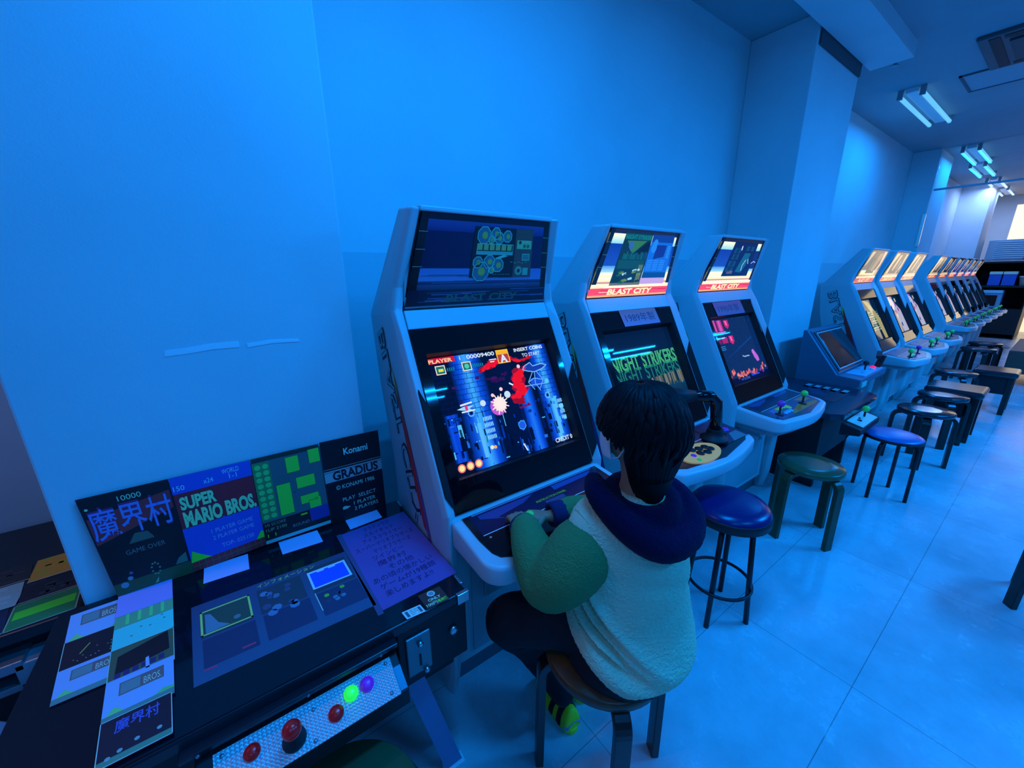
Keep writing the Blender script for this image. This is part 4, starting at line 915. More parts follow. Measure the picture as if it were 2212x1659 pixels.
def pic_title(a):
    a.rect(0, 0, 1, 1, alb(5, 50, 200), 0)
    a.rect(0, 0.17, 1, 0.53, alb(45, 20, 55), 1)
    a.text('x24', 0.38, 0.13, 0.05, alb(70, 140, 240), 2, w=0.12); a.text('150', 0.02, 0.14, 0.05, alb(70, 140, 240), 2, w=0.13); a.text('WORLD', 0.62, 0.08, 0.05, alb(70, 150, 240), 2, w=0.22); a.text('1-1', 0.70, 0.14, 0.05, alb(70, 150, 240), 2, w=0.10)
    for dl, cc, l in ((0.008, alb(2, 20, 40), 2), (0, alb(60, 215, 160), 3)):
        a.text('SUPER', 0.05 + dl, 0.335 + dl, 0.12, cc, l, w=0.44, bold=0.045); a.text('MARIO BROS.', 0.05 + dl, 0.515 + dl, 0.145, cc, l, w=0.93, bold=0.05)
    a.text('1 PLAYER GAME', 0.33, 0.665, 0.045, alb(40, 110, 225), 2, w=0.56); a.text('2 PLAYER GAME', 0.33, 0.74, 0.045, alb(40, 110, 225), 2, w=0.56); a.text('TOP- 025150', 0.42, 0.85, 0.045, alb(40, 110, 225), 2, w=0.44)
    a.poly([(0.0, 0.90), (0.04, 0.78), (0.14, 0.84), (0.26, 0.90)], alb(15, 140, 60), 1); a.poly([(0.88, 0.90), (0.96, 0.82), (1, 0.82), (1, 0.9)], alb(15, 140, 60), 1)
    a.rect(0, 0.90, 1, 1, alb(45, 25, 55), 2)
    for k in range(12): a.rect(k * 0.085, 0.90, k * 0.085 + 0.008, 1, alb(15, 60, 70), 3)
    a.rect(0, 0.945, 1, 0.952, alb(15, 60, 70), 3)
def pic_map(a):
    a.rect(0, 0, 1, 1, alb(10, 62, 108), 0); a.rect(0, 0, 1, 0.05, alb(3, 30, 50), 1)
    a.rect(0, 0.06, 0.24, 0.72, alb(8, 85, 80), 1)
    for k in range(9):
        for j in range(2): a.disc(0.07 + j * 0.11, 0.11 + k * 0.072, 0.044, alb(10, 130, 110), 2, 10)
    G = alb(15, 165, 70)
    for q in ((0.47, 0.07, 0.66, 0.25), (0.82, 0.04, 0.99, 0.20), (0.58, 0.33, 0.86, 0.46), (0.28, 0.36, 0.48, 0.72), (0.60, 0.56, 0.88, 0.66), (0.72, 0.62, 0.90, 0.74)): a.rect(q[0] - 0.005, q[1] - 0.005, q[2] + 0.005, q[3] + 0.005, alb(5, 60, 60), 2); a.rect(*q, G, 3)
    a.disc(0.53, 0.49, 0.02, alb(5, 40, 130), 4, 4); a.rect(0, 0.75, 1, 1, alb(2, 14, 35), 4); a.rect(0.70, 0.74, 1.0, 0.90, alb(5, 35, 150), 5)
    a.text('HI SCORE', 0.03, 0.80, 0.035, alb(30, 100, 130), 5, w=0.3); a.text('1UP 2100', 0.03, 0.86, 0.035, alb(40, 110, 130), 5, w=0.3); a.text('ROUND 1', 0.42, 0.90, 0.035, alb(30, 90, 140), 5, w=0.3); a.text('1 1', 0.04, 0.93, 0.04, alb(40, 150, 30), 5, w=0.12); a.rect(0.56, 0.77, 0.66, 0.79, alb(60, 150, 40), 5)
    a.rect(0, 0.96, 1, 1.0, alb(20, 120, 190), 5)
def pic_ship(a):
    a.rect(0, 0, 1, 1, alb(1, 8, 28), 0)
    a.text('Konami', 0.36, 0.20, 0.075, alb(70, 160, 215), 2, w=0.42, bold=0.02)
    a.rect(0, 0.33, 1, 0.335, alb(40, 110, 170), 2); a.rect(0, 0.355, 1, 0.49, alb(30, 105, 175), 1); a.rect(0, 0.37, 1, 0.375, alb(3, 20, 60), 2)
    a.text('GRADIUS', 0.13, 0.475, 0.10, alb(2, 10, 35), 3, w=0.80, bold=0.035)
    a.text('© KONAMI 1986', 0.16, 0.60, 0.05, alb(50, 150, 205), 2, w=0.68); a.text('PLAY  SELECT', 0.24, 0.76, 0.045, alb(50, 150, 205), 2, w=0.60); a.text('1 PLAYER', 0.42, 0.84, 0.045, alb(50, 150, 205), 2, w=0.40); a.text('2 PLAYERS', 0.42, 0.91, 0.045, alb(50, 150, 205), 2, w=0.44)
    a.poly([(0.22, 0.83), (0.26, 0.82), (0.36, 0.84), (0.30, 0.86), (0.22, 0.86)], alb(40, 130, 180), 2)
Y0, Y1 = 1.392, 1.412
stand_paper('game_picture', (-0.395, -0.418), (-0.226, -0.230), (0.6215, 0.6215), (0.935, 0.935), Y0, Y1, 'leaning black game picture with blue kanji title, leftmost of four', pic_village)
stand_paper('game_picture', (-0.225, -0.229), (-0.032, -0.030), (0.6215, 0.632), (0.935, 0.936), Y0, Y1, 'leaning blue game picture with big green title letters', pic_title)
stand_paper('game_picture', (-0.031, -0.028), (0.171, 0.171), (0.632, 0.632), (0.936, 0.937), Y0, Y1, 'leaning game picture with green blocks on a grey map', pic_map)
stand_paper('game_picture', (0.174, 0.175), (0.372, 0.378), (0.6215, 0.6215), (0.940, 0.938), Y0, Y1, 'leaning black game picture with striped title band, rightmost of four', pic_ship)

def white(a): a.rect(0, 0, 1, 1, alb(35, 115, 240), 0)
for k, (pts, lb) in enumerate([([(-0.201, 1.400), (-0.086, 1.392), (-0.200, 1.315)], 'small blank white card below the green lettered picture'),
                               ([(0.002, 1.400), (0.123, 1.392), (0.007, 1.320)], 'small blank white card below the green map picture'),
                               ([(0.219, 1.402), (0.335, 1.408), (0.221, 1.325)], 'small blank white card below the striped title picture')]):
    flat_paper('blank_card', pts, lb, 'card', white, group='blank cards in front of the leaning pictures')
def memo(a):
    a.rect(0, 0, 1, 1, alb(16, 50, 160), 0)
    lines = [('グラディウス', 0.30, 0.40), ('スカイキッド', 0.26, 0.46), ('アイスクライマー', 0.20, 0.60), ('スーパーマリオブラザーズ', 0.06, 0.86), ('マリオブラザーズ', 0.26, 0.56), ('ツインビー', 0.20, 0.45), ('魔界村', 0.22, 0.40), ('その他', 0.32, 0.35), ('あの頃の懐かしい', 0.06, 0.82), ('ゲームが19種類', 0.10, 0.76), ('楽しめますよ!!', 0.12, 0.64)]
    for k, (t_, u, w_) in enumerate(lines): a.text(t_, u, 0.085 + k * 0.082, 0.048, alb(5, 15, 80), 2, w=w_)
flat_paper('handwritten_sheet', [(0.187, 1.313), (0.416, 1.320), (0.203, 0.905)], 'purple handwritten sheet at the right end of the black table', 'sheet', memo, mat_=PRINTG)
a_ = None
flat_paper('clear_sleeve', [(0.172, 1.318), (0.187, 1.318), (0.188, 0.895)], 'clear plastic sleeve edge along the purple handwritten sheet', 'plastic sleeve', lambda a: a.rect(0, 0, 1, 1, alb(8, 45, 120), 0))
def guide(a):
    a.rect(0, 0, 1, 1, None, 0, [alb(6, 45, 112), alb(5, 55, 128)])
    # three columns of dim panels
    for c_ in range(3):
        u0 = 0.045 + c_ * 0.325
        a.rect(u0, 0.16 - 0.04 * c_, u0 + 0.28, 0.50, alb(5, 40, 85), 1); a.rect(u0 + 0.005, 0.52, u0 + 0.285, 0.86, alb(4, 35, 95), 1)
    a.frame(0.045, 0.13, 0.325, 0.47, 0.012, alb(150, 185, 120), 3); a.rect(0.055, 0.15, 0.315, 0.45, alb(6, 50, 75), 2)
    a.poly([(0.07, 0.18), (0.10, 0.2), (0.14, 0.36), (0.2, 0.44), (0.07, 0.45)], alb(15, 85, 160), 4); a.disc(0.24, 0.38, 0.02, alb(15, 80, 140), 4)
    rnd = random.Random(4)
    for k in range(12):
        u, v = 0.39 + rnd.random() * 0.2, 0.2 + rnd.random() * 0.35
        a.disc(u, v, 0.015 + rnd.random() * 0.02, rnd.choice([alb(10, 70, 150), alb(12, 80, 170), alb(8, 50, 120)]), 3, 7)
    a.text('インフォメーション', 0.38, 0.085, 0.05, alb(110, 150, 110), 3, w=0.38)
    a.rect(0.695, 0.14, 0.965, 0.44, alb(60, 165, 240), 3); a.rect(0.71, 0.17, 0.95, 0.42, alb(3, 55, 240), 4); a.rect(0.76, 0.15, 0.81, 0.19, alb(60, 165, 240), 5); a.rect(0.84, 0.15, 0.89, 0.19, alb(60, 165, 240), 5)
    for k in range(8): a.disc(0.74 + rnd.random() * 0.2, 0.5 + rnd.random() * 0.2, 0.018, rnd.choice([alb(8, 80, 160), alb(15, 120, 60), alb(5, 40, 100)]), 3, 6)
    a.line([(0.695, 0.50), (0.70, 0.78)], 0.006, alb(60, 130, 190), 3)
    a.rect(0.05, 0.87, 0.11, 0.89, alb(110, 40, 110), 3); a.rect(0.24, 0.80, 0.31, 0.82, alb(120, 40, 110), 3)
flat_paper('guide_sheet', [(-0.224, 1.225), (0.176, 1.215), (-0.205, 0.945)], 'dark blue picture guide under clear film in the middle of the black table', 'sheet', guide, mat_=PRINTG)

# column photos on the left of the table
def ph_title(a):
    a.rect(0, 0, 1, 1, alb(25, 115, 235), 0)
    a.rect(0.2, 0.12, 0.85, 0.45, alb(20, 65, 110), 1); a.rect(0.22, 0.15, 0.5, 0.42, alb(18, 90, 150), 2); a.text('BROS.', 0.55, 0.40, 0.18, alb(40, 140, 200), 2, w=0.26)
    a.poly([(0.05, 0.84), (0.16, 0.68), (0.30, 0.84)], alb(20, 140, 130), 1); a.poly([(0.7, 0.84), (0.85, 0.74), (1, 0.78), (1, 0.84)], alb(15, 130, 120), 1)
    a.rect(0, 0.84, 1, 1, alb(12, 90, 140), 2)
def ph_dark(a):
    a.rect(0, 0, 1, 1, alb(2, 10, 35), 0)
    rnd = random.Random(6)
    for k in range(14): a.disc(0.2 + rnd.random() * 0.7, 0.35 + rnd.random() * 0.5, 0.012, alb(40, 130, 160), 1, 5)
    a.line([(0.28, 0.55), (0.42, 0.30)], 0.02, alb(60, 120, 90), 1); a.frame(0, 0, 1, 1, 0.012, alb(40, 140, 200), 2)
def ph_green(a):
    a.rect(0, 0, 1, 1, alb(15, 110, 130), 0)
    for k in range(4): a.rect(0.18 + k * 0.2, 0.1, 0.24 + k * 0.2, 0.9, alb(15, 165, 130), 1)
def ph_teal(a):
    a.rect(0, 0, 1, 1, alb(10, 150, 215), 0); a.poly([(0, 0.8), (0.3, 0.72), (0.5, 0.78), (1, 0.68), (1, 1), (0, 1)], alb(8, 105, 130), 1)
    for u, v in ((0.3, 0.45), (0.45, 0.25), (0.6, 0.32), (0.8, 0.1), (0.84, 0.24)): a.disc(u, v, 0.025, alb(10, 90, 150), 1, 6)
def ph_road(a):
    a.rect(0, 0, 1, 1, alb(10, 60, 75), 0); a.poly([(0.12, 0.25), (0.9, 0.02), (0.92, 0.6), (0.1, 0.75)], alb(2, 10, 30), 1)
    for k in range(6): a.rect(0.1 + k * 0.13, 0.72 - k * 0.01, 0.19 + k * 0.13, 0.86 - k * 0.01, alb(5, 25, 110), 2)
    a.rect(0, 0.86, 1, 1, alb(25, 110, 235), 3); a.poly([(0.55, 0.6), (0.6, 0.58), (0.62, 0.9), (0.56, 0.9)], alb(30, 120, 235), 3); a.frame(0, 0, 1, 1, 0.012, alb(40, 140, 200), 4)
def ph_vill(a):
    a.rect(0, 0, 1, 1, alb(2, 12, 45), 0); a.text('魔界村', 0.2, 0.36, 0.22, alb(10, 60, 200), 1, w=0.62, bold=0.012); a.rect(0, 0.86, 1, 1, alb(10, 90, 120), 1)
    for u, v in ((0.15, 0.86), (0.3, 0.8), (0.52, 0.72), (0.82, 0.72)): a.disc(u, v, 0.04, alb(25, 110, 180), 2, 7)
    a.frame(0, 0, 1, 1, 0.014, alb(40, 150, 210), 3)
def ph_blank(a): a.rect(0, 0, 1, 1, alb(30, 95, 235), 0)
def qp(tl, tr, bl): return [tl, tr, bl]
G_ = 'small game photos on the left of the black table'
# left column follows (-0.476,1.393)->( -0.444,1.060); right column (-0.391,1.422)->...
lc0, lc1 = Vector((-0.488, 1.385)), Vector((-0.452, 1.072))
rc0, rc1 = Vector((-0.278, 1.400)), Vector((-0.236, 0.880))
def col(a0, a1, off0, off1, s0, s1, fn, lab, z):
    tl = a0.lerp(a1, s0); bl = a0.lerp(a1, s1); tr = tl + Vector(off0)
    flat_paper('game_photo', [tuple(tl), tuple(tr), tuple(bl)], lab, 'photo', fn, z=z, group=G_)
z0 = TZ + 0.001
col(lc0, lc1, (0.115, 0.0), 0, 0.0, 0.42, ph_title, 'pale blue title photo at the top of the left photo column', z0)
col(lc0, lc1, (0.115, 0.0), 0, 0.36, 0.72, ph_dark, 'black speckled photo in the middle of the left photo column', z0 + 0.0012)
col(lc0, lc1, (0.118, 0.0), 0, 0.68, 1.0, ph_title, 'pale blue title photo at the bottom of the left photo column', z0 + 0.0024)
r0 = Vector((-0.395, 1.392)); r1 = Vector((-0.345, 0.862))
col(r0, r1, (0.118, 0.0), 0, 0.0, 0.18, ph_blank, 'plain purple blue card at the top of the right photo column', z0 + 0.0036)
col(r0, r1, (0.118, 0.0), 0, 0.16, 0.27, ph_green, 'green striped photo strip in the right photo column', z0 + 0.0028)
col(r0, r1, (0.118, 0.0), 0, 0.26, 0.48, ph_teal, 'teal sky photo in the right photo column', z0 + 0.0022)
col(r0, r1, (0.118, 0.0), 0, 0.42, 0.64, ph_road, 'black road photo with white lower band in the right photo column', z0 + 0.0034)
col(r0, r1, (0.116, 0.0), 0, 0.62, 0.83, ph_title, 'pale blue title photo in the right photo column', z0 + 0.0046)
col(r0, r1, (0.112, 0.0), 0, 0.82, 1.02, ph_vill, 'black photo with blue kanji, lowest in the right photo column', z0 + 0.0058)

# stickers on the table front border
def st_only(a):
    a.rect(0, 0, 1, 1, alb(10, 28, 45), 0); a.disc(0.5, 0.22, 0.17, alb(40, 140, 215), 1, 20); a.disc(0.5, 0.22, 0.12, alb(20, 95, 165), 2, 20)
    a.text('ONLY', 0.22, 0.66, 0.17, alb(110, 170, 200), 2, w=0.56, bold=0.03); a.text('100円', 0.04, 0.92, 0.16, alb(90, 160, 190), 2, w=0.48, bold=0.02); a.text('専用機', 0.54, 0.92, 0.15, alb(25, 140, 80), 2, w=0.42, bold=0.03)
o = flat_paper('coin_sticker', [(0.300, 0.897), (0.365, 0.893), (0.304, 0.838)], 'dark sticker reading ONLY 100 yen at the table corner', 'sticker', st_only)
def st_lb(a):
    a.rect(0, 0, 1, 1, alb(50, 165, 225), 0); a.rect(0.1, 0.15, 0.25, 0.85, alb(5, 60, 120), 1); a.rect(0.78, 0.15, 0.92, 0.85, alb(5, 60, 120), 1); a.text('百円', 0.33, 0.80, 0.55, alb(10, 90, 140), 2, w=0.4)
flat_paper('price_sticker', [(0.242, 0.868), (0.293, 0.864), (0.246, 0.838)], 'small white price sticker beside the dark coin sticker', 'sticker', st_lb)

# ================================================================== second table behind the near pillar
t2 = thing('cocktail_table', 'black arcade table in the left bay with orange and green pictures', 'arcade table', (-1.05, 1.7, 0))
MB().box(-1.6, -0.49, 1.43, 2.10, 0.565, 0.60).build('table_top', BLACKV, t2, bevel=0.006)
MB().box(-1.55, -0.53, 1.47, 2.05, 0.25, 0.565).build('body', BLACKM, t2)
MB().box(-1.30, -0.60, 1.40, 1.47, 0.50, 0.53).build('control_rail', STEELD, t2, bevel=0.003)
MB().box(-1.30, -0.60, 1.40, 1.47, 0.44, 0.46).build('control_rail', STEELD, t2, bevel=0.003)
MB().box(-0.62, -0.54, 1.40, 1.47, 0.44, 0.52).build('coin_plate', mat('grey_plate', (0.4, 0.4, 0.42), 0.4, metal=0.5), t2, bevel=0.004)
for lx in (-1.5, -0.62): MB().box(lx, lx + 0.05, 1.5, 1.9, 0, 0.26).build('leg', BLACKM, t2)
def sheet(c0, pts, lab, f=None):
    flat_paper('game_sheet', pts, lab, 'picture', f or (lambda a: (a.rect(0, 0, 1, 1, c0, 0))), z=0.602, group='pictures on the left bay table')
G2 = 0.62
def mk(c1_, c2_, seed):
    def f(a):
        a.rect(0, 0, 1, 1, c1_, 0); rnd = random.Random(seed)
        for k in range(14): u, v = rnd.random() * 0.8, rnd.random() * 0.8; a.rect(u, v, u + 0.1 + rnd.random() * 0.1, v + 0.06 + rnd.random() * 0.1, c2_, 1)
        a.rect(0, 0.97, 1, 1, (0.5, 0.5, 0.4), 2)
    return f
sheet(None, [(-0.655, 1.795), (-0.515, 1.80), (-0.645, 1.665)], 'orange picture on the left bay table against the pillar', mk((0.75, 0.35, 0.03), (0.5, 0.5, 0.03), 1))
sheet(None, [(-0.645, 1.660), (-0.510, 1.665), (-0.640, 1.560)], 'black speckled picture between the orange and green ones', mk((0.01, 0.01, 0.02), (0.03, 0.04, 0.05), 2))
def gr(a): a.rect(0, 0, 1, 1, (0.02, 0.25, 0.07), 0); a.rect(0.06, 0.3, 0.94, 0.62, (0.1, 0.8, 0.03), 1); a.frame(0, 0, 1, 1, 0.02, (0.5, 0.5, 0.3), 2)
sheet(None, [(-0.640, 1.555), (-0.505, 1.560), (-0.630, 1.440)], 'green picture with bright lettering on the left bay table', gr)
sheet(None, [(-0.90, 1.79), (-0.665, 1.79), (-0.88, 1.69)], 'dark photo at the back of the left bay table', mk((0.03, 0.03, 0.03), (0.06, 0.06, 0.07), 3))
sheet(None, [(-0.89, 1.685), (-0.655, 1.685), (-0.87, 1.56)], 'pale teal picture on the left bay table', mk((0.35, 0.55, 0.5), (0.45, 0.62, 0.6), 4))
sheet(None, [(-0.87, 1.555), (-0.650, 1.555), (-0.85, 1.44)], 'navy picture at the front of the left bay table', mk((0.01, 0.02, 0.06), (0.03, 0.06, 0.15), 5))

# ================================================================== cocktail table beyond the third cabinet
t3 = thing('cocktail_table', 'dark arcade table with green stick between the third cabinet and sloping machine', 'arcade table', (3.5, 1.0, 0))
MB().zprism([(3.08, 1.38), (3.08, 0.75), (3.14, 0.69), (3.86, 0.69), (3.94, 0.77), (3.94, 1.38)], 0.56, 0.60).build('table_top', mat('dark_glass_top', (0.015, 0.03, 0.05), 0.12), t3, bevel=0.006)
MB().box(3.16, 3.88, 0.80, 1.34, 0.22, 0.56).build('body', BLACKM, t3)
for lx in (3.2, 3.8): MB().box(lx, lx + 0.04, 0.80, 1.2, 0, 0.24).build('leg', BLACKM, t3)
c_ = MB().xprism([(0.70, 0.46), (0.70, 0.545), (0.595, 0.52), (0.595, 0.48)], 3.14, 3.56).build('control_box', BLACKM, t3, bevel=0.004)
MB().xprism([(0.688, 0.545), (0.600, 0.524), (0.600, 0.528), (0.688, 0.549)], 3.20, 3.52).build('control_plate', mat('teal_plate', (0.5, 0.75, 0.6), 0.4), c_)
j = MB().cyl((3.42, 0.65, 0.53), (3.42, 0.65, 0.585), 0.006).build('joystick', BLACKM, c_); MB().ball((3.42, 0.65, 0.595), 0.0215).build('ball_top', GREENB, j)
for x in (3.30, 3.34, 3.36): MB().lathe((x, 0.645 + (x - 3.3) * 0.4, 0.537), [(0.013, 0), (0.013, 0.006)], 14).build('button', BLACKM, c_)
a = Art((3.70, 1.12, 0.601), (3.86, 1.12, 0.601), (3.70, 0.82, 0.601), lift=0.0003)
for k in range(5): a.rect(0.0, k * 0.2, 0.8, k * 0.2 + 0.12, alb(20, 100, 175), 0)
o = a.build('label_strip', PRINTG, None, loc=(3.78, 0.97, 0.601)); tag(o, 'row of five pale labels lying on the dark table beside the sloping machine', 'label strip')
a = Art((3.40, 1.2, 0.601), (3.75, 1.2, 0.601), (3.40, 0.82, 0.601), lift=0.0003); a.rect(0, 0, 1, 1, alb(3, 25, 65), 0); a.poly([(0.3, 0.55), (0.75, 0.35), (0.8, 0.5), (0.4, 0.8)], alb(4, 35, 95), 1)
o = a.build('picture_sheet', PRINTG, None, loc=(3.57, 1.0, 0.601)); tag(o, 'dark blue picture lying in the middle of the dark table', 'picture')

# sloping machine
t4 = thing('sloped_arcade_machine', 'blue grey arcade machine with a sloping screen beside the middle pillar', 'arcade machine', (4.36, 1.1, 0))
prof = [(1.27, 0.0), (1.27, 1.018), (1.24, 1.015), (0.985, 0.68), (0.825, 0.668), (0.825, 0.612), (0.98, 0.57), (1.02, 0.0)]
MB().xprism(prof, 3.965, 4.70).build('body', mat('blue_grey_plastic', (0.13, 0.17, 0.24), 0.4), t4, bevel=0.006)
SV = Vector((0, 1.24 - 0.985, 1.015 - 0.68)).normalized(); SN = Vector((0, -SV.z, SV.y))
def SL(x, t_, off): q = Vector((x, 0.985, 0.68)) + SV * t_ + SN * off; return tuple(q)
for (x0, x1, t0, t1, of, m_, nm) in ((4.0, 4.66, 0.0, 0.41, 0.010, MATS['blue_grey_plastic'], 'screen_frame'), (4.015, 4.645, 0.015, 0.395, 0.018, BLACKV, 'inner_frame'), (4.035, 4.625, 0.03, 0.38, 0.024, PLAST, 'inner_trim'), (4.045, 4.615, 0.04, 0.37, 0.028, DARKGLASS, 'screen')):
    MB().prism([(x0, t0), (x1, t0), (x1, t1), (x0, t1)], lambda a, b, of=of: SL(a, b, -0.002), lambda a, b, of=of: SL(a, b, of)).build(nm, m_, t4, bevel=0.002)
cq = MB().box(4.10, 4.60, 0.835, 0.965, 0.668, 0.682).build('control_plate', mat('light_blue_panel', (0.35, 0.6, 0.75), 0.3), t4, bevel=0.003)
MB().cyl((4.36, 0.90, 0.68), (4.36, 0.90, 0.73), 0.006).ball((4.36, 0.90, 0.74), 0.021).build('joystick', BLACKM, cq)
MB().lathe((4.51, 0.88, 0.682), [(0.02, 0), (0.02, 0.01), (0.012, 0.016), (0.0005, 0.017)], 18).build('button', REDLIT, cq)
for x in (4.22, 4.28, 4.43): MB().lathe((x, 0.87, 0.682), [(0.014, 0), (0.014, 0.008)], 16).build('button', mat('pale_button', (0.3, 0.8, 0.9), 0.3), cq)
MB().obox((4.60, 0.86, 0.73), (1, 0, 0), (0, 1, 0.2), (0, -0.2, 1), 0.03, 0.02, 0.06).obox((4.57, 0.87, 0.79), (1, 0.2, 0.4), (0, 1, 0), (-0.4, 0, 1), 0.05, 0.018, 0.014).build('side_bracket', BLACKM, t4, bevel=0.004)
MB().box(4.0, 4.12, 0.818, 0.826, 0.60, 0.64).build('coin_label', mat('teal_plate', (0.5, 0.75, 0.6), 0.4), t4)

# ================================================================== stools
def arc_pts(c, ang, r_in, r_out, ztop, bend, z0=0.0):
    d = Vector((math.cos(ang), math.sin(ang), 0)); c = Vector((c[0], c[1], 0)); pts = [c + d * r_in + Vector((0, 0, ztop))]
    for k in range(7):
        t_ = k / 6 * PI / 2
        pts.append(c + d * (r_out - bend + bend * math.sin(t_)) + Vector((0, 0, ztop - bend + bend * math.cos(t_))))
    pts.append(c + d * (r_out + 0.004) + Vector((0, 0, z0)))
    return pts, d
def bent_stool(c, z, r, ang, label, seat_m, leg_m, group='round stools beside the machines', legw=0.042, nm='wooden_stool'):
    t = thing(nm, label, 'stool', (c[0], c[1], 0), group)
    MB().lathe((c[0], c[1], z - 0.03), [(0.001, 0), (r - 0.004, 0), (r, 0.004), (r, 0.024), (r - 0.005, 0.03), (r * 0.5, 0.0305), (0.001, 0.0305)], 48).build('seat', seat_m, t)
    for k in range(4):
        pts, d = arc_pts(c, ang + k * PI / 2, r * 0.55, r + 0.012, z - 0.045, 0.045)
        MB().tube(pts, 1, flat=(legw, 0.024), up=d).build('leg', leg_m, t, bevel=0.003)
    return t
def tube_stool(c, z, r, ang, label, vin, thick=0.05, ring=None, legr=0.011, spread=0.0, cross=False, group='round stools beside the machines'):
    t = thing('padded_stool', label, 'stool', (c[0], c[1], 0), group)
    MB().lathe((c[0], c[1], z - thick), [(0.001, 0), (r - 0.004, 0), (r, 0.008), (r + 0.002, thick * 0.45), (r, thick * 0.6), (r - 0.012, thick * 0.9), (r * 0.7, thick + 0.003), (0.001, thick + 0.006)], 48, smooth=True).build('seat', vin, t)
    MB().lathe((c[0], c[1], z - thick), [(r - 0.01, -0.001), (r + 0.003, 0.0), (r + 0.0045, thick * 0.45), (r + 0.002, thick * 0.60)], 48).build('side_band', BLACKM, t)
    for k in range(4):
        if cross:
            pts, d = arc_pts(c, ang + k * PI / 2, r * 0.2, r * 0.92, z - thick - 0.012, 0.05)
        else:
            d = Vector((math.cos(ang + k * PI / 2), math.sin(ang + k * PI / 2), 0)); cc = Vector((c[0], c[1], 0))
            pts = [cc + d * r * 0.62 + Vector((0, 0, z - thick)), cc + d * (r * 0.62 + spread) + Vector((0, 0, 0.0))]
        MB().tube(pts, legr, 10).build('leg', TUBEBLK, t)
    if ring:
        zr = ring; rr = r * 0.62 + spread * (1 - zr / (z - thick)) + legr
        MB().tube([(c[0] + rr * math.cos(2 * PI * k / 36), c[1] + rr * math.sin(2 * PI * k / 36), zr) for k in range(36)], 0.007, 8, closed=True).build('foot_ring', TUBEBLK, t)
    return t
CS = (0.727, 0.574)
bent_stool(CS, 0.462, 0.170, math.atan2(.675 - .574, .565 - .727), 'dark wooden stool with bent legs that the child sits on', WOODBRN, WOODBLK, legw=0.045)
tube_stool((1.60, 0.655), 0.565, 0.155, math.radians(-75), 'tall navy padded stool with a foot ring behind the child', VINYLNAVY, thick=0.065, ring=0.17, spread=0.035)
bent_stool((2.548, 0.657), 0.45, 0.158, math.radians(160), 'olive wooden stool with a shiny seat before the third cabinet', mat('olive_seat', (0.10, 0.12, 0.05), 0.22, var=(5, 0.7)), WOODGRN, legw=0.05)
tube_stool((3.50, 0.50), 0.445, 0.155, math.radians(-100), 'low blue padded stool with black tube legs at the dark arcade table', VINYLBLUE, thick=0.03, cross=True)
bent_stool((0.012, 0.638), 0.40, 0.165, 0.3, 'olive wooden stool under the button strip of the black table', mat('olive_seat', (0.10, 0.12, 0.05), 0.22), WOODGRN, legw=0.05)
bent_stool((-0.73, 1.25), 0.42, 0.13, 0.3, 'pale topped stool at the far left by the dark table', mat('pale_seat', (0.25, 0.4, 0.5), 0.4), WOODBLK)
SEATG = mat('glossy_black_seat', (0.02, 0.025, 0.03), 0.16, spec=0.8)
bent_stool((4.33, 0.475), 0.45, 0.165, 0.25, 'black glossy stool, second after the blue padded one', SEATG, WOODBLK, legw=0.05)
bent_stool((4.98, 0.47), 0.45, 0.16, 0.5, 'black glossy stool at the trio of cabinets, next to the square one', SEATG, WOODBLK, legw=0.05)
def square_stool(x0, x1, y0, y1, z, label):
    t = thing('square_stool', label, 'stool', ((x0 + x1) / 2, (y0 + y1) / 2, 0), 'square stools by the far cabinets')
    MB().box(x0, x1, y0, y1, z - 0.06, z).build('seat', SEATG, t, bevel=0.025, seg=4)
    for a in (x0 + 0.02, x1 - 0.06):
        for b_ in (y0 + 0.02, y1 - 0.06): MB().box(a, a + 0.04, b_, b_ + 0.04, 0, z - 0.06).build('leg', WOODBLK, t)
    MB().box(x0 + 0.03, x1 - 0.03, y0 + 0.03, y1 - 0.03, 0.22, z - 0.06).build('apron', BLACKM, t)
square_stool(5.15, 5.55, 0.25, 0.62, 0.47, 'black square padded stool behind the two glossy round ones')
bent_stool((6.25, 0.55), 0.45, 0.165, 0.5, 'black glossy round stool in front of the farther square stool', SEATG, WOODBLK)
square_stool(6.50, 6.90, 0.14, 0.46, 0.46, 'black square stool at the last cabinet of the trio')
bent_stool((8.4, 0.60), 0.45, 0.17, 0.5, 'dark round stool nearest the far row of six cabinets', SEATG, WOODBLK)
bent_stool((9.1, 0.60), 0.45, 0.17, 0.5, 'dark round stool second along the far row of six cabinets', SEATG, WOODBLK)
t = thing('brown_bench', 'dark brown boxy bench standing before the far cabinets', 'bench', (9.2, 0.2, 0))
MB().box(8.4, 10.0, 0.02, 0.33, 0.16, 0.46).build('box', mat('brown_box', (0.25, 0.06, 0.04), 0.5), t, bevel=0.01)
for x in (8.42, 9.92):
    for y in (0.04, 0.27): MB().box(x, x + 0.05, y, y + 0.05, 0, 0.16).build('leg', WOODBLK, t)
t = thing('side_table', 'thin legged dark table at the right edge by the far row', 'table', (9.0, -0.25, 0))
MB().box(8.6, 9.5, -0.42, 0.0, 0.46, 0.49).build('table_top', WOODBLK, t, bevel=0.004)
for x in (8.62, 9.44):
    for y in (-0.40, -0.06): MB().box(x, x + 0.035, y, y + 0.035, 0, 0.46).build('leg', mat('maroon_leg', (0.15, 0.02, 0.06), 0.4), t)
bent_stool((2.83, -0.27), 0.45, 0.16, 0.75, 'dark stool leg just entering at the right edge of view', SEATG, WOODBLK, group=None)

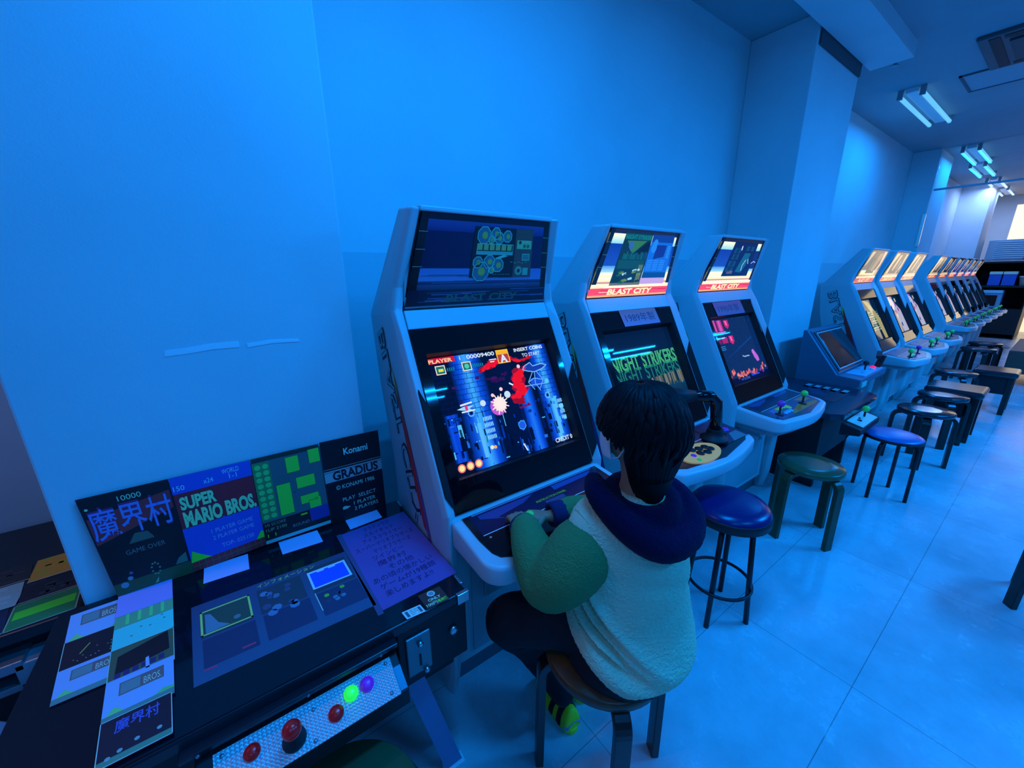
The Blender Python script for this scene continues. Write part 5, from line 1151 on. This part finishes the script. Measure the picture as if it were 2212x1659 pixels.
# ================================================================== far end of the room
rk = thing('storage_rack', 'tall black storage rack at the end of the machines', 'rack', (14.6, 1.0, 0))
MB().box(14.0, 15.3, 1.42, 1.44, 0, 1.68).build('side', BLACKM, rk); MB().box(14.0, 15.3, 0.56, 0.58, 0, 1.68).build('side', BLACKM, rk)
MB().box(15.3, 15.32, 0.56, 1.44, 0, 1.68).build('back', BLACKM, rk)
for z in (0.1, 0.62, 1.12, 1.64): MB().box(14.0, 15.3, 0.58, 1.42, z, z + 0.04).build('shelf', BLACKM, rk)
MB().box(14.0, 14.02, 0.58, 1.42, 0.14, 0.62).build('front_panel', BLACKM, rk)
ac = thing('louvered_air_unit', 'blue grey louvered unit on top of the black rack', 'air unit', (14.5, 0.9, 1.68))
MB().box(14.0, 14.5, 0.10, 1.33, 1.70, 2.13).build('case', mat('ac_case', (0.3, 0.42, 0.5), 0.5), ac, bevel=0.01)
lv = MB()
for k in range(9): lv.box(13.985, 14.0, 0.55, 1.22, 1.74 + k * 0.042, 1.752 + k * 0.042)
lv.build('louver', mat('ac_louver', (0.6, 0.8, 0.85), 0.4), ac)
MB().prism([(0.80, 1.72), (0.62, 2.0), (0.56, 2.0), (0.52, 1.72)], lambda a, b: (13.98, a, b), lambda a, b: (13.975, a, b)).build('red_notice', mat('dark_red', (0.5, 0.02, 0.02), 0.5), ac)
for k, (y0, y1, lab) in enumerate(((1.00, 1.18, 'blue box with pale lid on the left of the rack shelf'), (0.79, 0.98, 'blue box with pale lid on the right of the rack shelf'))):
    t = thing('storage_box', lab, 'box', (14.2, (y0 + y1) / 2, 1.16), 'blue boxes on the rack shelf')
    MB().box(14.02, 14.4, y0, y1, 1.161, 1.40).build('box', mat('blue_box', (0.02, 0.12, 0.55), 0.5), t, bevel=0.006)
    MB().box(14.01, 14.41, y0 - 0.005, y1 + 0.005, 1.40, 1.46).build('lid', mat('pale_lid', (0.6, 0.8, 0.6), 0.4), t, bevel=0.006)
t = thing('small_monitor', 'small blue framed monitor on the lower rack shelf', 'monitor', (14.2, 1.1, 0.66))
MB().box(14.0, 14.4, 0.90, 1.26, 0.662, 1.06).build('case', mat('monitor_case', (0.2, 0.45, 0.6), 0.4), t, bevel=0.01)
MB().box(13.99, 14.0, 0.97, 1.20, 0.72, 0.95).build('screen', BLACK, t)
MB().box(13.98, 14.02, 0.91, 1.25, 1.0, 1.05).build('top_rim', mat('cyan_rim', (0.3, 0.8, 0.9), 0.3), t)
t = thing('paper_cup', 'pale cup on the rack shelf at the right edge', 'cup', (14.1, 0.66, 1.162))
MB().lathe((14.12, 0.68, 1.162), [(0.05, 0), (0.075, 0.17), (0.085, 0.17), (0.08, 0.2), (0.001, 0.205)], 20).build('cup', mat('cup_cream', (0.7, 0.75, 0.6), 0.5), t)
MB().lathe((14.12, 0.68, 1.335), [(0.086, 0), (0.086, 0.02)], 20).build('lid', mat('cup_lid', (0.5, 0.45, 0.45), 0.5), t)


# ================================================================== the child
def ell_ring(c, ax, ay, a, b, n=40, fn=None, p=2.0):
    c = Vector(c); out = []
    for i in range(n):
        t = 2 * PI * i / n; ct, st = math.cos(t), math.sin(t)
        x = math.copysign(abs(ct) ** (2 / p), ct) * a; y = math.copysign(abs(st) ** (2 / p), st) * b
        k = 1 + (fn(t) if fn else 0)
        out.append(c + ax * x * k + ay * y * k)
    return out
def cat(keys, n):
    """Catmull-Rom through tuples"""
    out = []
    for i in range(len(keys) - 1):
        p0 = keys[max(i - 1, 0)]; p1 = keys[i]; p2 = keys[i + 1]; p3 = keys[min(i + 2, len(keys) - 1)]
        for k in range(n):
            t = k / n
            out.append(tuple(0.5 * ((2 * b) + (-a + c) * t + (2 * a - 5 * b + 4 * c - d) * t * t + (-a + 3 * b - 3 * c + d) * t ** 3) for a, b, c, d in zip(p0, p1, p2, p3)))
    out.append(tuple(keys[-1])); return out
def limb(mb, keys, n=6, seg=20, mi=0):
    """keys: (x,y,z,r)"""
    q = cat(keys, n); mb.tube([k[:3] for k in q], [k[3] for k in q], seg, mi)
    mb.ball(keys[0][:3], keys[0][3] * 0.98, 16, mi); mb.ball(keys[-1][:3], keys[-1][3] * 0.98, 16, mi)
    return mb
def remesh(o, vox, it=3, disp=None):
    r = o.modifiers.new('remesh', 'REMESH'); r.mode = 'VOXEL'; r.voxel_size = vox; r.use_smooth_shade = True
    if it:
        s_ = o.modifiers.new('smooth', 'SMOOTH'); s_.iterations = it; s_.factor = 0.5
    if disp:
        t = bpy.data.textures.new(o.name + '_tex', 'CLOUDS'); t.noise_scale = disp[0]; t.noise_depth = 2
        d = o.modifiers.new('disp', 'DISPLACE'); d.texture = t; d.strength = disp[1]; d.mid_level = 0.5; d.texture_coords = 'LOCAL'
    return o
def fleece(name, col):
    M = mat(name, col, 0.95, spec=0.1)
    nt = M.node_tree; b = nt.nodes['Principled BSDF']; b.inputs['Sheen Weight'].default_value = 0.04; b.inputs['Sheen Roughness'].default_value = 0.6
    tc = nt.nodes.new('ShaderNodeTexCoord')
    v = nt.nodes.new('ShaderNodeTexVoronoi'); v.inputs['Scale'].default_value = 300
    n = nt.nodes.new('ShaderNodeTexNoise'); n.inputs['Scale'].default_value = 160; n.inputs['Detail'].default_value = 3
    nt.links.new(tc.outputs['Object'], n.inputs['Vector']); nt.links.new(tc.outputs['Object'], v.inputs['Vector'])
    ad = nt.nodes.new('ShaderNodeMath'); nt.links.new(v.outputs['Distance'], ad.inputs[0]); nt.links.new(n.outputs['Fac'], ad.inputs[1])
    bp = nt.nodes.new('ShaderNodeBump'); bp.inputs['Strength'].default_value = 0.6; bp.inputs['Distance'].default_value = 0.003
    nt.links.new(ad.outputs[0], bp.inputs['Height']); nt.links.new(bp.outputs['Normal'], b.inputs['Normal'])
    return M
FW = fleece('cream_fleece', (0.75, 0.74, 0.45)); FG = fleece('green_fleece', (0.10, 0.26, 0.085)); FN = fleece('navy_fleece', (0.003, 0.004, 0.035))
SKIN = mat('skin', (0.50, 0.24, 0.13), 0.55); CLOTHK = mat('black_cloth', (0.006, 0.006, 0.010), 0.85)
HAIR = mat('black_hair', (0.003, 0.003, 0.004), 0.55, spec=0.16); LIME = mat('lime_shoe', (0.95, 0.85, 0.02), 0.5); SHOEG = mat('grey_shoe', (0.35, 0.35, 0.4), 0.6)
kid = thing('person', 'child in fleece jacket with green sleeves and navy hood sitting at an arcade cabinet', 'person', (CS[0], CS[1], 0))
SA = Vector((0.94, -0.34, 0)).normalized(); FA = Vector((0.34, 0.94, 0)).normalized(); UP = Vector((0, 0, 1))
HC = Vector((0.764, 0.546, 1.134)); HF = Vector((-0.10, 0.98, -0.14)).normalized(); HR = HF.cross(UP).normalized(); HU = HR.cross(HF)
# body: head, neck, trunk, arms with hands, legs as one skin
B = MB()
rs = []
for k in range(25):
    a = PI * k / 24; z = math.cos(a); r = max(math.sin(a), 0.01)
    w_ = 0.074 * r * (1.0 if z > -0.2 else 1.0 - 0.45 * (-z - 0.2)); d_ = 0.086 * r
    ctr = HC + HU * (0.102 * z) + HF * (0.010 if z < -0.3 else 0)
    rs.append(ell_ring(ctr, HR, HF, w_, d_, 32))
B.rings(rs)
B.ball(HC + HF * 0.088 - HU * 0.012, (0.011, 0.013, 0.014), 12)                 # nose
B.ball(HC + HF * 0.072 - HU * 0.062, (0.024, 0.018, 0.016), 12)                 # chin and mouth
for sg in (-1, 1):
    B.ball(HC + HF * 0.078 + HR * sg * 0.028 + HU * 0.012, (0.014, 0.012, 0.011), 12)   # brow and eye
    B.ball(HC + HR * sg * 0.075 - HF * 0.004 - HU * 0.012, (0.010, 0.017, 0.026), 14)   # ear
limb(B, [(HC.x, HC.y - 0.005, HC.z - 0.06, 0.047), (0.766, 0.535, 1.00, 0.042), (0.766, 0.54, 0.93, 0.055)])
limb(B, [(0.766, 0.54, 0.92, 0.06), (0.766, 0.555, 0.80, 0.085), (0.762, 0.56, 0.65, 0.085), (0.748, 0.545, 0.56, 0.08)])
SHL, SHR = Vector((0.652, 0.590, 0.862)), Vector((0.875, 0.512, 0.860))
LW, RW = Vector((0.592, 0.785, 0.790)), Vector((0.690, 0.775, 0.792))
limb(B, [(0.74, 0.56, 0.875, 0.042), (*SHL, 0.038), (0.59, 0.60, 0.80, 0.034), (0.572, 0.63, 0.735, 0.03), (0.575, 0.71, 0.775, 0.026), (*LW, 0.019)])
limb(B, [(0.79, 0.54, 0.875, 0.042), (*SHR, 0.038), (0.925, 0.56, 0.80, 0.034), (0.91, 0.65, 0.755, 0.03), (0.80, 0.73, 0.785, 0.026), (*RW, 0.019)])
def hand(wr, fwd_, side, up_, thumb, curl):
    """wrist, pointing dir, towards-thumb dir, back-of-hand dir"""
    f = Vector(fwd_).normalized(); s_ = Vector(side); s_ = (s_ - f * s_.dot(f)).normalized(); u = Vector(up_); u = (u - f * u.dot(f) - s_ * u.dot(s_)).normalized()
    pc = wr + f * 0.034
    rr = []
    for k in range(9):
        t = k / 8; wd = 0.017 + 0.012 * math.sin(min(1, t * 1.4) * PI / 2); th = 0.013 - 0.003 * t
        rr.append(ell_ring(wr + f * (0.066 * t) - u * 0.002 * t, s_, u, wd, th, 16, p=2.6))
    B.rings(rr)
    for i, (o_, ln) in enumerate(((0.021, 0.050), (0.0075, 0.056), (-0.0065, 0.052), (-0.020, 0.042))):
        base = wr + f * (0.062 - 0.004 * abs(i - 1)) + s_ * o_
        pts = [base - f * 0.012, base]; d = f + s_ * o_ * 4; ang = 0
        p_ = base
        for k, q in enumerate((0.42, 0.33, 0.25)):
            ang += curl[k] * (1 + 0.12 * i); dd = (d.normalized() * math.cos(ang) - u * math.sin(ang)); p_ = p_ + dd * ln * q; pts.append(p_)
        B.tube(pts, [0.0075, 0.0078, 0.0072, 0.0066, 0.0055], 10); B.ball(pts[-1], 0.0056, 8)
        for k in (1, 2, 3): B.ball(pts[k], 0.0078, 8)
    tb_ = wr + f * 0.018 + s_ * 0.020
    p1 = tb_ + (f * 0.55 + s_ * 0.75 - u * thumb).normalized() * 0.026; p2 = p1 + (f * 0.85 + s_ * 0.3 - u * thumb * 1.4).normalized() * 0.022
    B.tube([tb_ - s_ * 0.01, tb_, p1, p2], [0.010, 0.0098, 0.0085, 0.0065], 10); B.ball(p2, 0.0066, 8); B.ball(p1, 0.0088, 8)
hand(LW + Vector((0.002, 0.008, 0)), (0.30, 0.93, -0.12), (1, -0.2, 0), (0, 0.1, 1), 0.5, (0.25, 0.35, 0.3))
hand(RW + Vector((-0.006, 0.004, 0)), (-0.75, 0.62, 0.02), (-0.5, -0.8, 0.1), (0.05, 0.1, 1), 0.5, (0.35, 0.6, 0.5))
limb(B, [(0.71, 0.56, 0.54, 0.06), (0.62, 0.69, 0.53, 0.048), (0.548, 0.785, 0.475, 0.05), (0.635, 0.795, 0.30, 0.042), (0.705, 0.715, 0.11, 0.03)])
limb(B, [(0.785, 0.54, 0.54, 0.06), (0.79, 0.70, 0.53, 0.048), (0.78, 0.835, 0.48, 0.05), (0.79, 0.79, 0.30, 0.042), (0.80, 0.74, 0.11, 0.03)])
remesh(B.build('body', SKIN, kid), 0.0036, 2)
# eyes
for sg in (-1, 1): MB().ball(HC + HF * 0.0865 + HR * sg * 0.028 + HU * 0.010, (0.010, 0.006, 0.005), 12).build('eye', BLACK, kid)
# mask with ear loops
mk_ = MB(); rows = []
for j in range(9):
    v = -0.078 + j * 0.0095; row = []
    for i in range(17):
        a = math.radians(-72 + 144 * i / 16); bul = 0.012 * math.cos(a) * (1 - ((j - 4) / 5) ** 2)
        row.append(HC + HR * math.sin(a) * (0.076) * (1 - 0.0 * j) + HF * (0.086 * math.cos(a) + bul + 0.004) + HU * v * (1 - 0.18 * abs(math.sin(a))))
    rows.append(row)
mk_.rings(rows, caps=False, closed=False)
mo = mk_.build('face_mask', mat('mask_white', (0.8, 0.8, 0.8), 0.8), kid); q = mo.modifiers.new('s', 'SOLIDIFY'); q.thickness = 0.002
for sg in (-1, 1):
    e = HC + HR * sg * 0.088 - HF * 0.006
    MB().tube([HC + HR * sg * 0.074 + HF * 0.030 - HU * 0.002, HC + HR * sg * 0.083 + HF * 0.012 + HU * 0.010, e + HU * 0.012 - HF * 0.014, e - HU * 0.016 - HF * 0.016, HC + HR * sg * 0.080 + HF * 0.006 - HU * 0.050, HC + HR * sg * 0.070 + HF * 0.032 - HU * 0.062], 0.0016, 8).build('ear_loop', WHITEP, mo)
# hair: cap and overlapping locks
Hm = MB(); CR = HC + HU * 0.0 - HF * 0.012
def hp_(phi, th, off):
    """phi from the front towards the right, th from the crown"""
    d = HF * math.cos(phi) * math.sin(th) + HR * math.sin(phi) * math.sin(th) + HU * math.cos(th)
    rx, ry, rz = 0.084 + off, 0.096 + off, 0.106 + off
    l_ = Vector((d.dot(HR) / rx, d.dot(HF) / ry, d.dot(HU) / rz)).length
    return CR + d / l_
def thmax(phi):
    c = math.cos(phi)
    return math.radians(76 + 36 * (1 - c) / 2 + 32 * max(0, -c) ** 1.0)
rs = []
for j in range(14):
    row = []
    for i in range(48):
        ph = 2 * PI * i / 48; row.append(hp_(ph, 0.02 + (thmax(ph) - 0.05) * j / 13, 0.0))
    rs.append(row)
Hm.rings(rs, caps=True)
rnd = random.Random(21)
for L_ in range(5):
    for i in range(60):
        ph = 2 * PI * (i + rnd.random() * 0.9) / 60; t0 = 0.05 + L_ * 0.26 + rnd.random() * 0.15; tm = thmax(ph) + (rnd.random() - 0.4) * 0.12
        t1 = min(tm, t0 + 0.85 + rnd.random() * 0.25)
        if t1 - t0 < 0.25: continue
        sw = (rnd.random() - 0.5) * 0.45; n_ = 8; pts = []; rad = []
        for k in range(n_ + 1):
            s_ = k / n_; pts.append(hp_(ph + sw * s_ * s_ + 0.25 * s_, t0 + (t1 - t0) * s_, 0.004 + 0.009 * math.sin(s_ * PI * 0.8) + 0.002 * rnd.random()))
            rad.append(0.0105 * (math.sin(PI * (0.12 + 0.80 * s_)) ** 0.7) * (1 - 0.5 * s_) + 0.001)
        Hm.tube(pts, rad, 7)
for i in range(130):    # nape locks reaching into the hood
    ph = PI + (rnd.random() - 0.5) * 2.7; pts = []
    for k in range(7): s_ = k / 6; p_ = hp_(ph + (rnd.random() - .5) * 0.02, 1.75 + 0.62 * s_, 0.004 - 0.010 * s_); pts.append(p_ - HU * 0.050 * s_ * s_)
    Hm.tube(pts, [0.010, 0.010, 0.0095, 0.009, 0.007, 0.005, 0.001], 6)
limb(Hm, [tuple(HC - HF * 0.030 - HU * 0.035) + (0.070,), (HC.x + 0.004, HC.y - 0.040, HC.z - 0.095, 0.058), (HC.x + 0.006, HC.y - 0.036, HC.z - 0.150, 0.044)], 5, 24)
Hm.build('hair', HAIR, kid)
# jacket body
keys = [(0.750, 0.512, 0.478, 0.120, 0.105), (0.752, 0.510, 0.484, 0.150, 0.132), (0.759, 0.515, 0.52, 0.174, 0.148), (0.768, 0.530, 0.57, 0.178, 0.148), (0.772, 0.543, 0.63, 0.172, 0.140), (0.772, 0.548, 0.71, 0.163, 0.132),
        (0.770, 0.548, 0.79, 0.157, 0.122), (0.766, 0.550, 0.86, 0.158, 0.112), (0.764, 0.552, 0.905, 0.146, 0.098), (0.765, 0.548, 0.945, 0.100, 0.080), (0.766, 0.542, 0.975, 0.055, 0.055)]
J = MB(); rs = []
for (x, y, z, a_, b_) in cat(keys, 12):
    def fn(t, z=z):
        e = 0.0
        # slanting creases from the left armpit down towards the back hem: (angle0, z0, slope, half width, depth, angle reach)
        for t0, z0_, sl, hw, dp, rc in ((3.45, 0.730, -0.160, 0.014, 0.22, 0.75), (3.50, 0.668, -0.135, 0.015, 0.25, 0.90), (3.60, 0.600, -0.095, 0.013, 0.17, 0.80), (4.9, 0.66, 0.05, 0.022, 0.05, 0.6), (4.5, 0.77, -0.05, 0.02, 0.04, 0.7)):
            q_ = z - (z0_ + sl * (t - t0)); e -= dp * math.exp(-(q_ / hw) ** 2) * math.exp(-((t - t0 - 0.35) / rc) ** 2)
            e += dp * 0.45 * math.exp(-((q_ - hw * 2.2) / (hw * 1.3)) ** 2) * math.exp(-((t - t0 - 0.35) / rc) ** 2)
        return e * max(0.0, min(1.0, (z - 0.50) / 0.05))
    ring_ = ell_ring((x, y, z), SA, FA, a_, b_, 96, fn, 2.25)
    c0_ = Vector((x, y, z)); low = max(0.0, min(1.0, (0.66 - z) / 0.16))
    for p_ in ring_:
        dd_ = (p_ - c0_).normalized(); p_.z += 0.085 * low * max(0.0, dd_.dot(Vector((-0.62, 0.78, 0)))) ** 1.3
    rs.append(ring_)
J.rings(rs)
limb(J, [(0.705, 0.572, 0.890, 0.060), (0.684, 0.580, 0.876, 0.066), (0.664, 0.586, 0.862, 0.070)], 5, 24); limb(J, [(0.825, 0.525, 0.890, 0.058), (0.860, 0.515, 0.872, 0.066), (0.885, 0.515, 0.845, 0.070)], 5, 24)
jo = J.build('jacket', FW, kid)
t_ = bpy.data.textures.new('fuzz', 'CLOUDS'); t_.noise_scale = 0.006; t_.noise_depth = 1
sb = jo.modifiers.new('sub', 'SUBSURF'); sb.levels = 1; sb.render_levels = 2
d_ = jo.modifiers.new('fuzz', 'DISPLACE'); d_.texture = t_; d_.strength = 0.004; d_.texture_coords = 'LOCAL'
# sleeves
S1 = MB(); limb(S1, [(0.662, 0.576, 0.838, 0.076), (0.630, 0.586, 0.815, 0.086), (0.582, 0.600, 0.765, 0.080), (0.558, 0.640, 0.722, 0.069), (0.565, 0.705, 0.768, 0.058), (0.586, 0.768, 0.796, 0.044)], 6, 24)
remesh(S1.build('sleeve', FG, kid), 0.006, 4, (0.006, 0.004)); 
S2 = MB(); limb(S2, [(0.865, 0.515, 0.850, 0.062), (0.905, 0.535, 0.81, 0.070), (0.925, 0.60, 0.765, 0.064), (0.87, 0.685, 0.775, 0.054), (0.78, 0.750, 0.792, 0.044), (0.735, 0.766, 0.794, 0.040)], 6, 24)
remesh(S2.build('sleeve', FG, kid), 0.006, 4, (0.006, 0.004))
for a_, b_, r in ((Vector((0.586, 0.764, 0.790)), Vector((0.593, 0.798, 0.794)), 0.0405), (Vector((0.742, 0.764, 0.794)), Vector((0.688, 0.778, 0.794)), 0.038)):
    d = (b_ - a_)
    MB().lathe(a_, [(r * 0.9, 0), (r, 0.004), (r, d.length * 0.85), (r * 0.9, d.length), (r * 0.62, d.length * 0.97), (r * 0.6, d.length * 0.6)], 28, axis=d).build('cuff', mat('navy_cuff', (0.01, 0.012, 0.08), 0.9), kid)
# hood
Hd = MB()
hk = [(0.700, 0.620, 0.975, 0.022), (0.672, 0.590, 0.978, 0.028), (0.664, 0.540, 0.955, 0.033), (0.688, 0.480, 0.915, 0.040), (0.748, 0.442, 0.880, 0.048), (0.822, 0.430, 0.880, 0.045), (0.875, 0.455, 0.905, 0.038), (0.893, 0.510, 0.935, 0.031), (0.870, 0.570, 0.955, 0.026), (0.83, 0.605, 0.962, 0.022)]
q = cat(hk, 6); Hd.tube([k[:3] for k in q], [k[3] for k in q], 18); Hd.ball(hk[0][:3], 0.027, 12); Hd.ball(hk[-1][:3], 0.026, 12)
Hd.tube([(0.776 + 0.075 * math.cos(2 * PI * k / 30), 0.530 + 0.068 * math.sin(2 * PI * k / 30), 0.945 + 0.012 * math.sin(2 * PI * k / 30)) for k in range(30)], 0.030, 12, closed=True)
Hd.ball((0.775, 0.475, 0.900), (0.085, 0.055, 0.040), 20)
remesh(Hd.build('hood', FN, kid), 0.006, 5, (0.006, 0.004))
# trousers
T = MB()
T.rings([ell_ring((0.748, 0.522, z), SA, FA, a_, b_, 32) for z, a_, b_ in ((0.463, 0.13, 0.12), (0.468, 0.158, 0.140), (0.495, 0.163, 0.142), (0.54, 0.14, 0.12), (0.60, 0.12, 0.10))])
limb(T, [(0.70, 0.575, 0.535, 0.072), (0.62, 0.68, 0.530, 0.080), (0.545, 0.780, 0.485, 0.074), (0.555, 0.800, 0.440, 0.068), (0.640, 0.800, 0.29, 0.052), (0.705, 0.715, 0.135, 0.043)], 5, 20)
limb(T, [(0.79, 0.56, 0.535, 0.072), (0.795, 0.70, 0.525, 0.074), (0.785, 0.825, 0.490, 0.064), (0.785, 0.835, 0.430, 0.058), (0.79, 0.80, 0.29, 0.050), (0.80, 0.748, 0.135, 0.043)], 5, 20)
remesh(T.build('trousers', CLOTHK, kid), 0.007, 3, (0.05, 0.008))
# shoes
def shoe(heel, toe, tilt=0):
    h = Vector((*heel, 0)); d = (Vector((*toe, 0)) - h); Ln = d.length; d.normalize(); s_ = Vector((d.y, -d.x, 0))
    U = MB(); prof = [(0.0, 0.028, 0.055), (0.03, 0.033, 0.085), (0.10, 0.034, 0.092), (0.22, 0.034, 0.088), (0.36, 0.036, 0.070), (0.55, 0.039, 0.054), (0.75, 0.040, 0.045), (0.9, 0.034, 0.038), (1.0, 0.018, 0.028)]
    U.rings([[h + d * Ln * t + s_ * wd * math.cos(a) + UP * (0.016 + max(0, math.sin(a)) ** 0.8 * (ht - 0.016)) for a in [2 * PI * i / 24 for i in range(24)]] for t, wd, ht in prof])
    up = U.build('shoe', LIME, kid)
    sub = up.modifiers.new('s', 'SUBSURF'); sub.levels = 1; sub.render_levels = 2
    out = []
    for i in range(28):
        a = 2 * PI * i / 28; c = math.cos(a); w2 = 0.040 if c > 0 else 0.034
        out.append(h + d * (Ln * 0.5 + c * (Ln * 0.5 + 0.006)) + s_ * (math.copysign(abs(math.sin(a)) ** 0.7, math.sin(a)) * (w2 + 0.002)))
    MB().zprism([(p.x, p.y) for p in out], 0.0, 0.020).build('sole', LIME, up, bevel=0.005)
    for t, wd, ht in ((0.20, 0.036, 0.091), (0.40, 0.0385, 0.068)):
        MB().tube([h + d * Ln * t + s_ * wd * math.cos(a) + UP * (0.02 + math.sin(a) * (ht - 0.019)) for a in [PI * i / 14 for i in range(15)]], 1, flat=(0.020, 0.004), up=UP).build('strap', CLOTHK, up)
    MB().rings([[h + d * (Ln * t) + s_ * (wd * math.cos(a)) + UP * (0.03 + abs(math.sin(a)) * 0.02) for a in [PI * 1.0 * i / 8 for i in range(9)]] for t, wd in ((-0.012, 0.024), (0.0, 0.031), (0.08, 0.036))], closed=False, caps=False).build('heel_patch', SHOEG, up)
shoe((0.712, 0.662), (0.732, 0.868))
shoe((0.812, 0.710), (0.845, 0.905))

# pale filler streaks on the near pillar
for k, (pts, lab) in enumerate((([(-0.166, 1.305), (-0.12, 1.307), (-0.06, 1.314), (0.003, 1.314), (0.004, 1.296), (-0.06, 1.297), (-0.12, 1.291), (-0.171, 1.289)], 'longer pale filler streak on the near pillar, left of the short one'),
                                ([(0.023, 1.305), (0.09, 1.310), (0.162, 1.306), (0.166, 1.296), (0.09, 1.299), (0.024, 1.293)], 'shorter pale filler streak on the near pillar'))):
    o = MB().prism(pts, lambda a, b: (a, 1.4185, b), lambda a, b: (a, 1.4215, b)).build('filler_streak', mat('filler', (0.95, 0.95, 0.95), 0.6), None, loc=(pts[0][0], 1.42, pts[0][1]))
    tag(o, lab, 'wall mark', 'filler streaks on the near pillar')
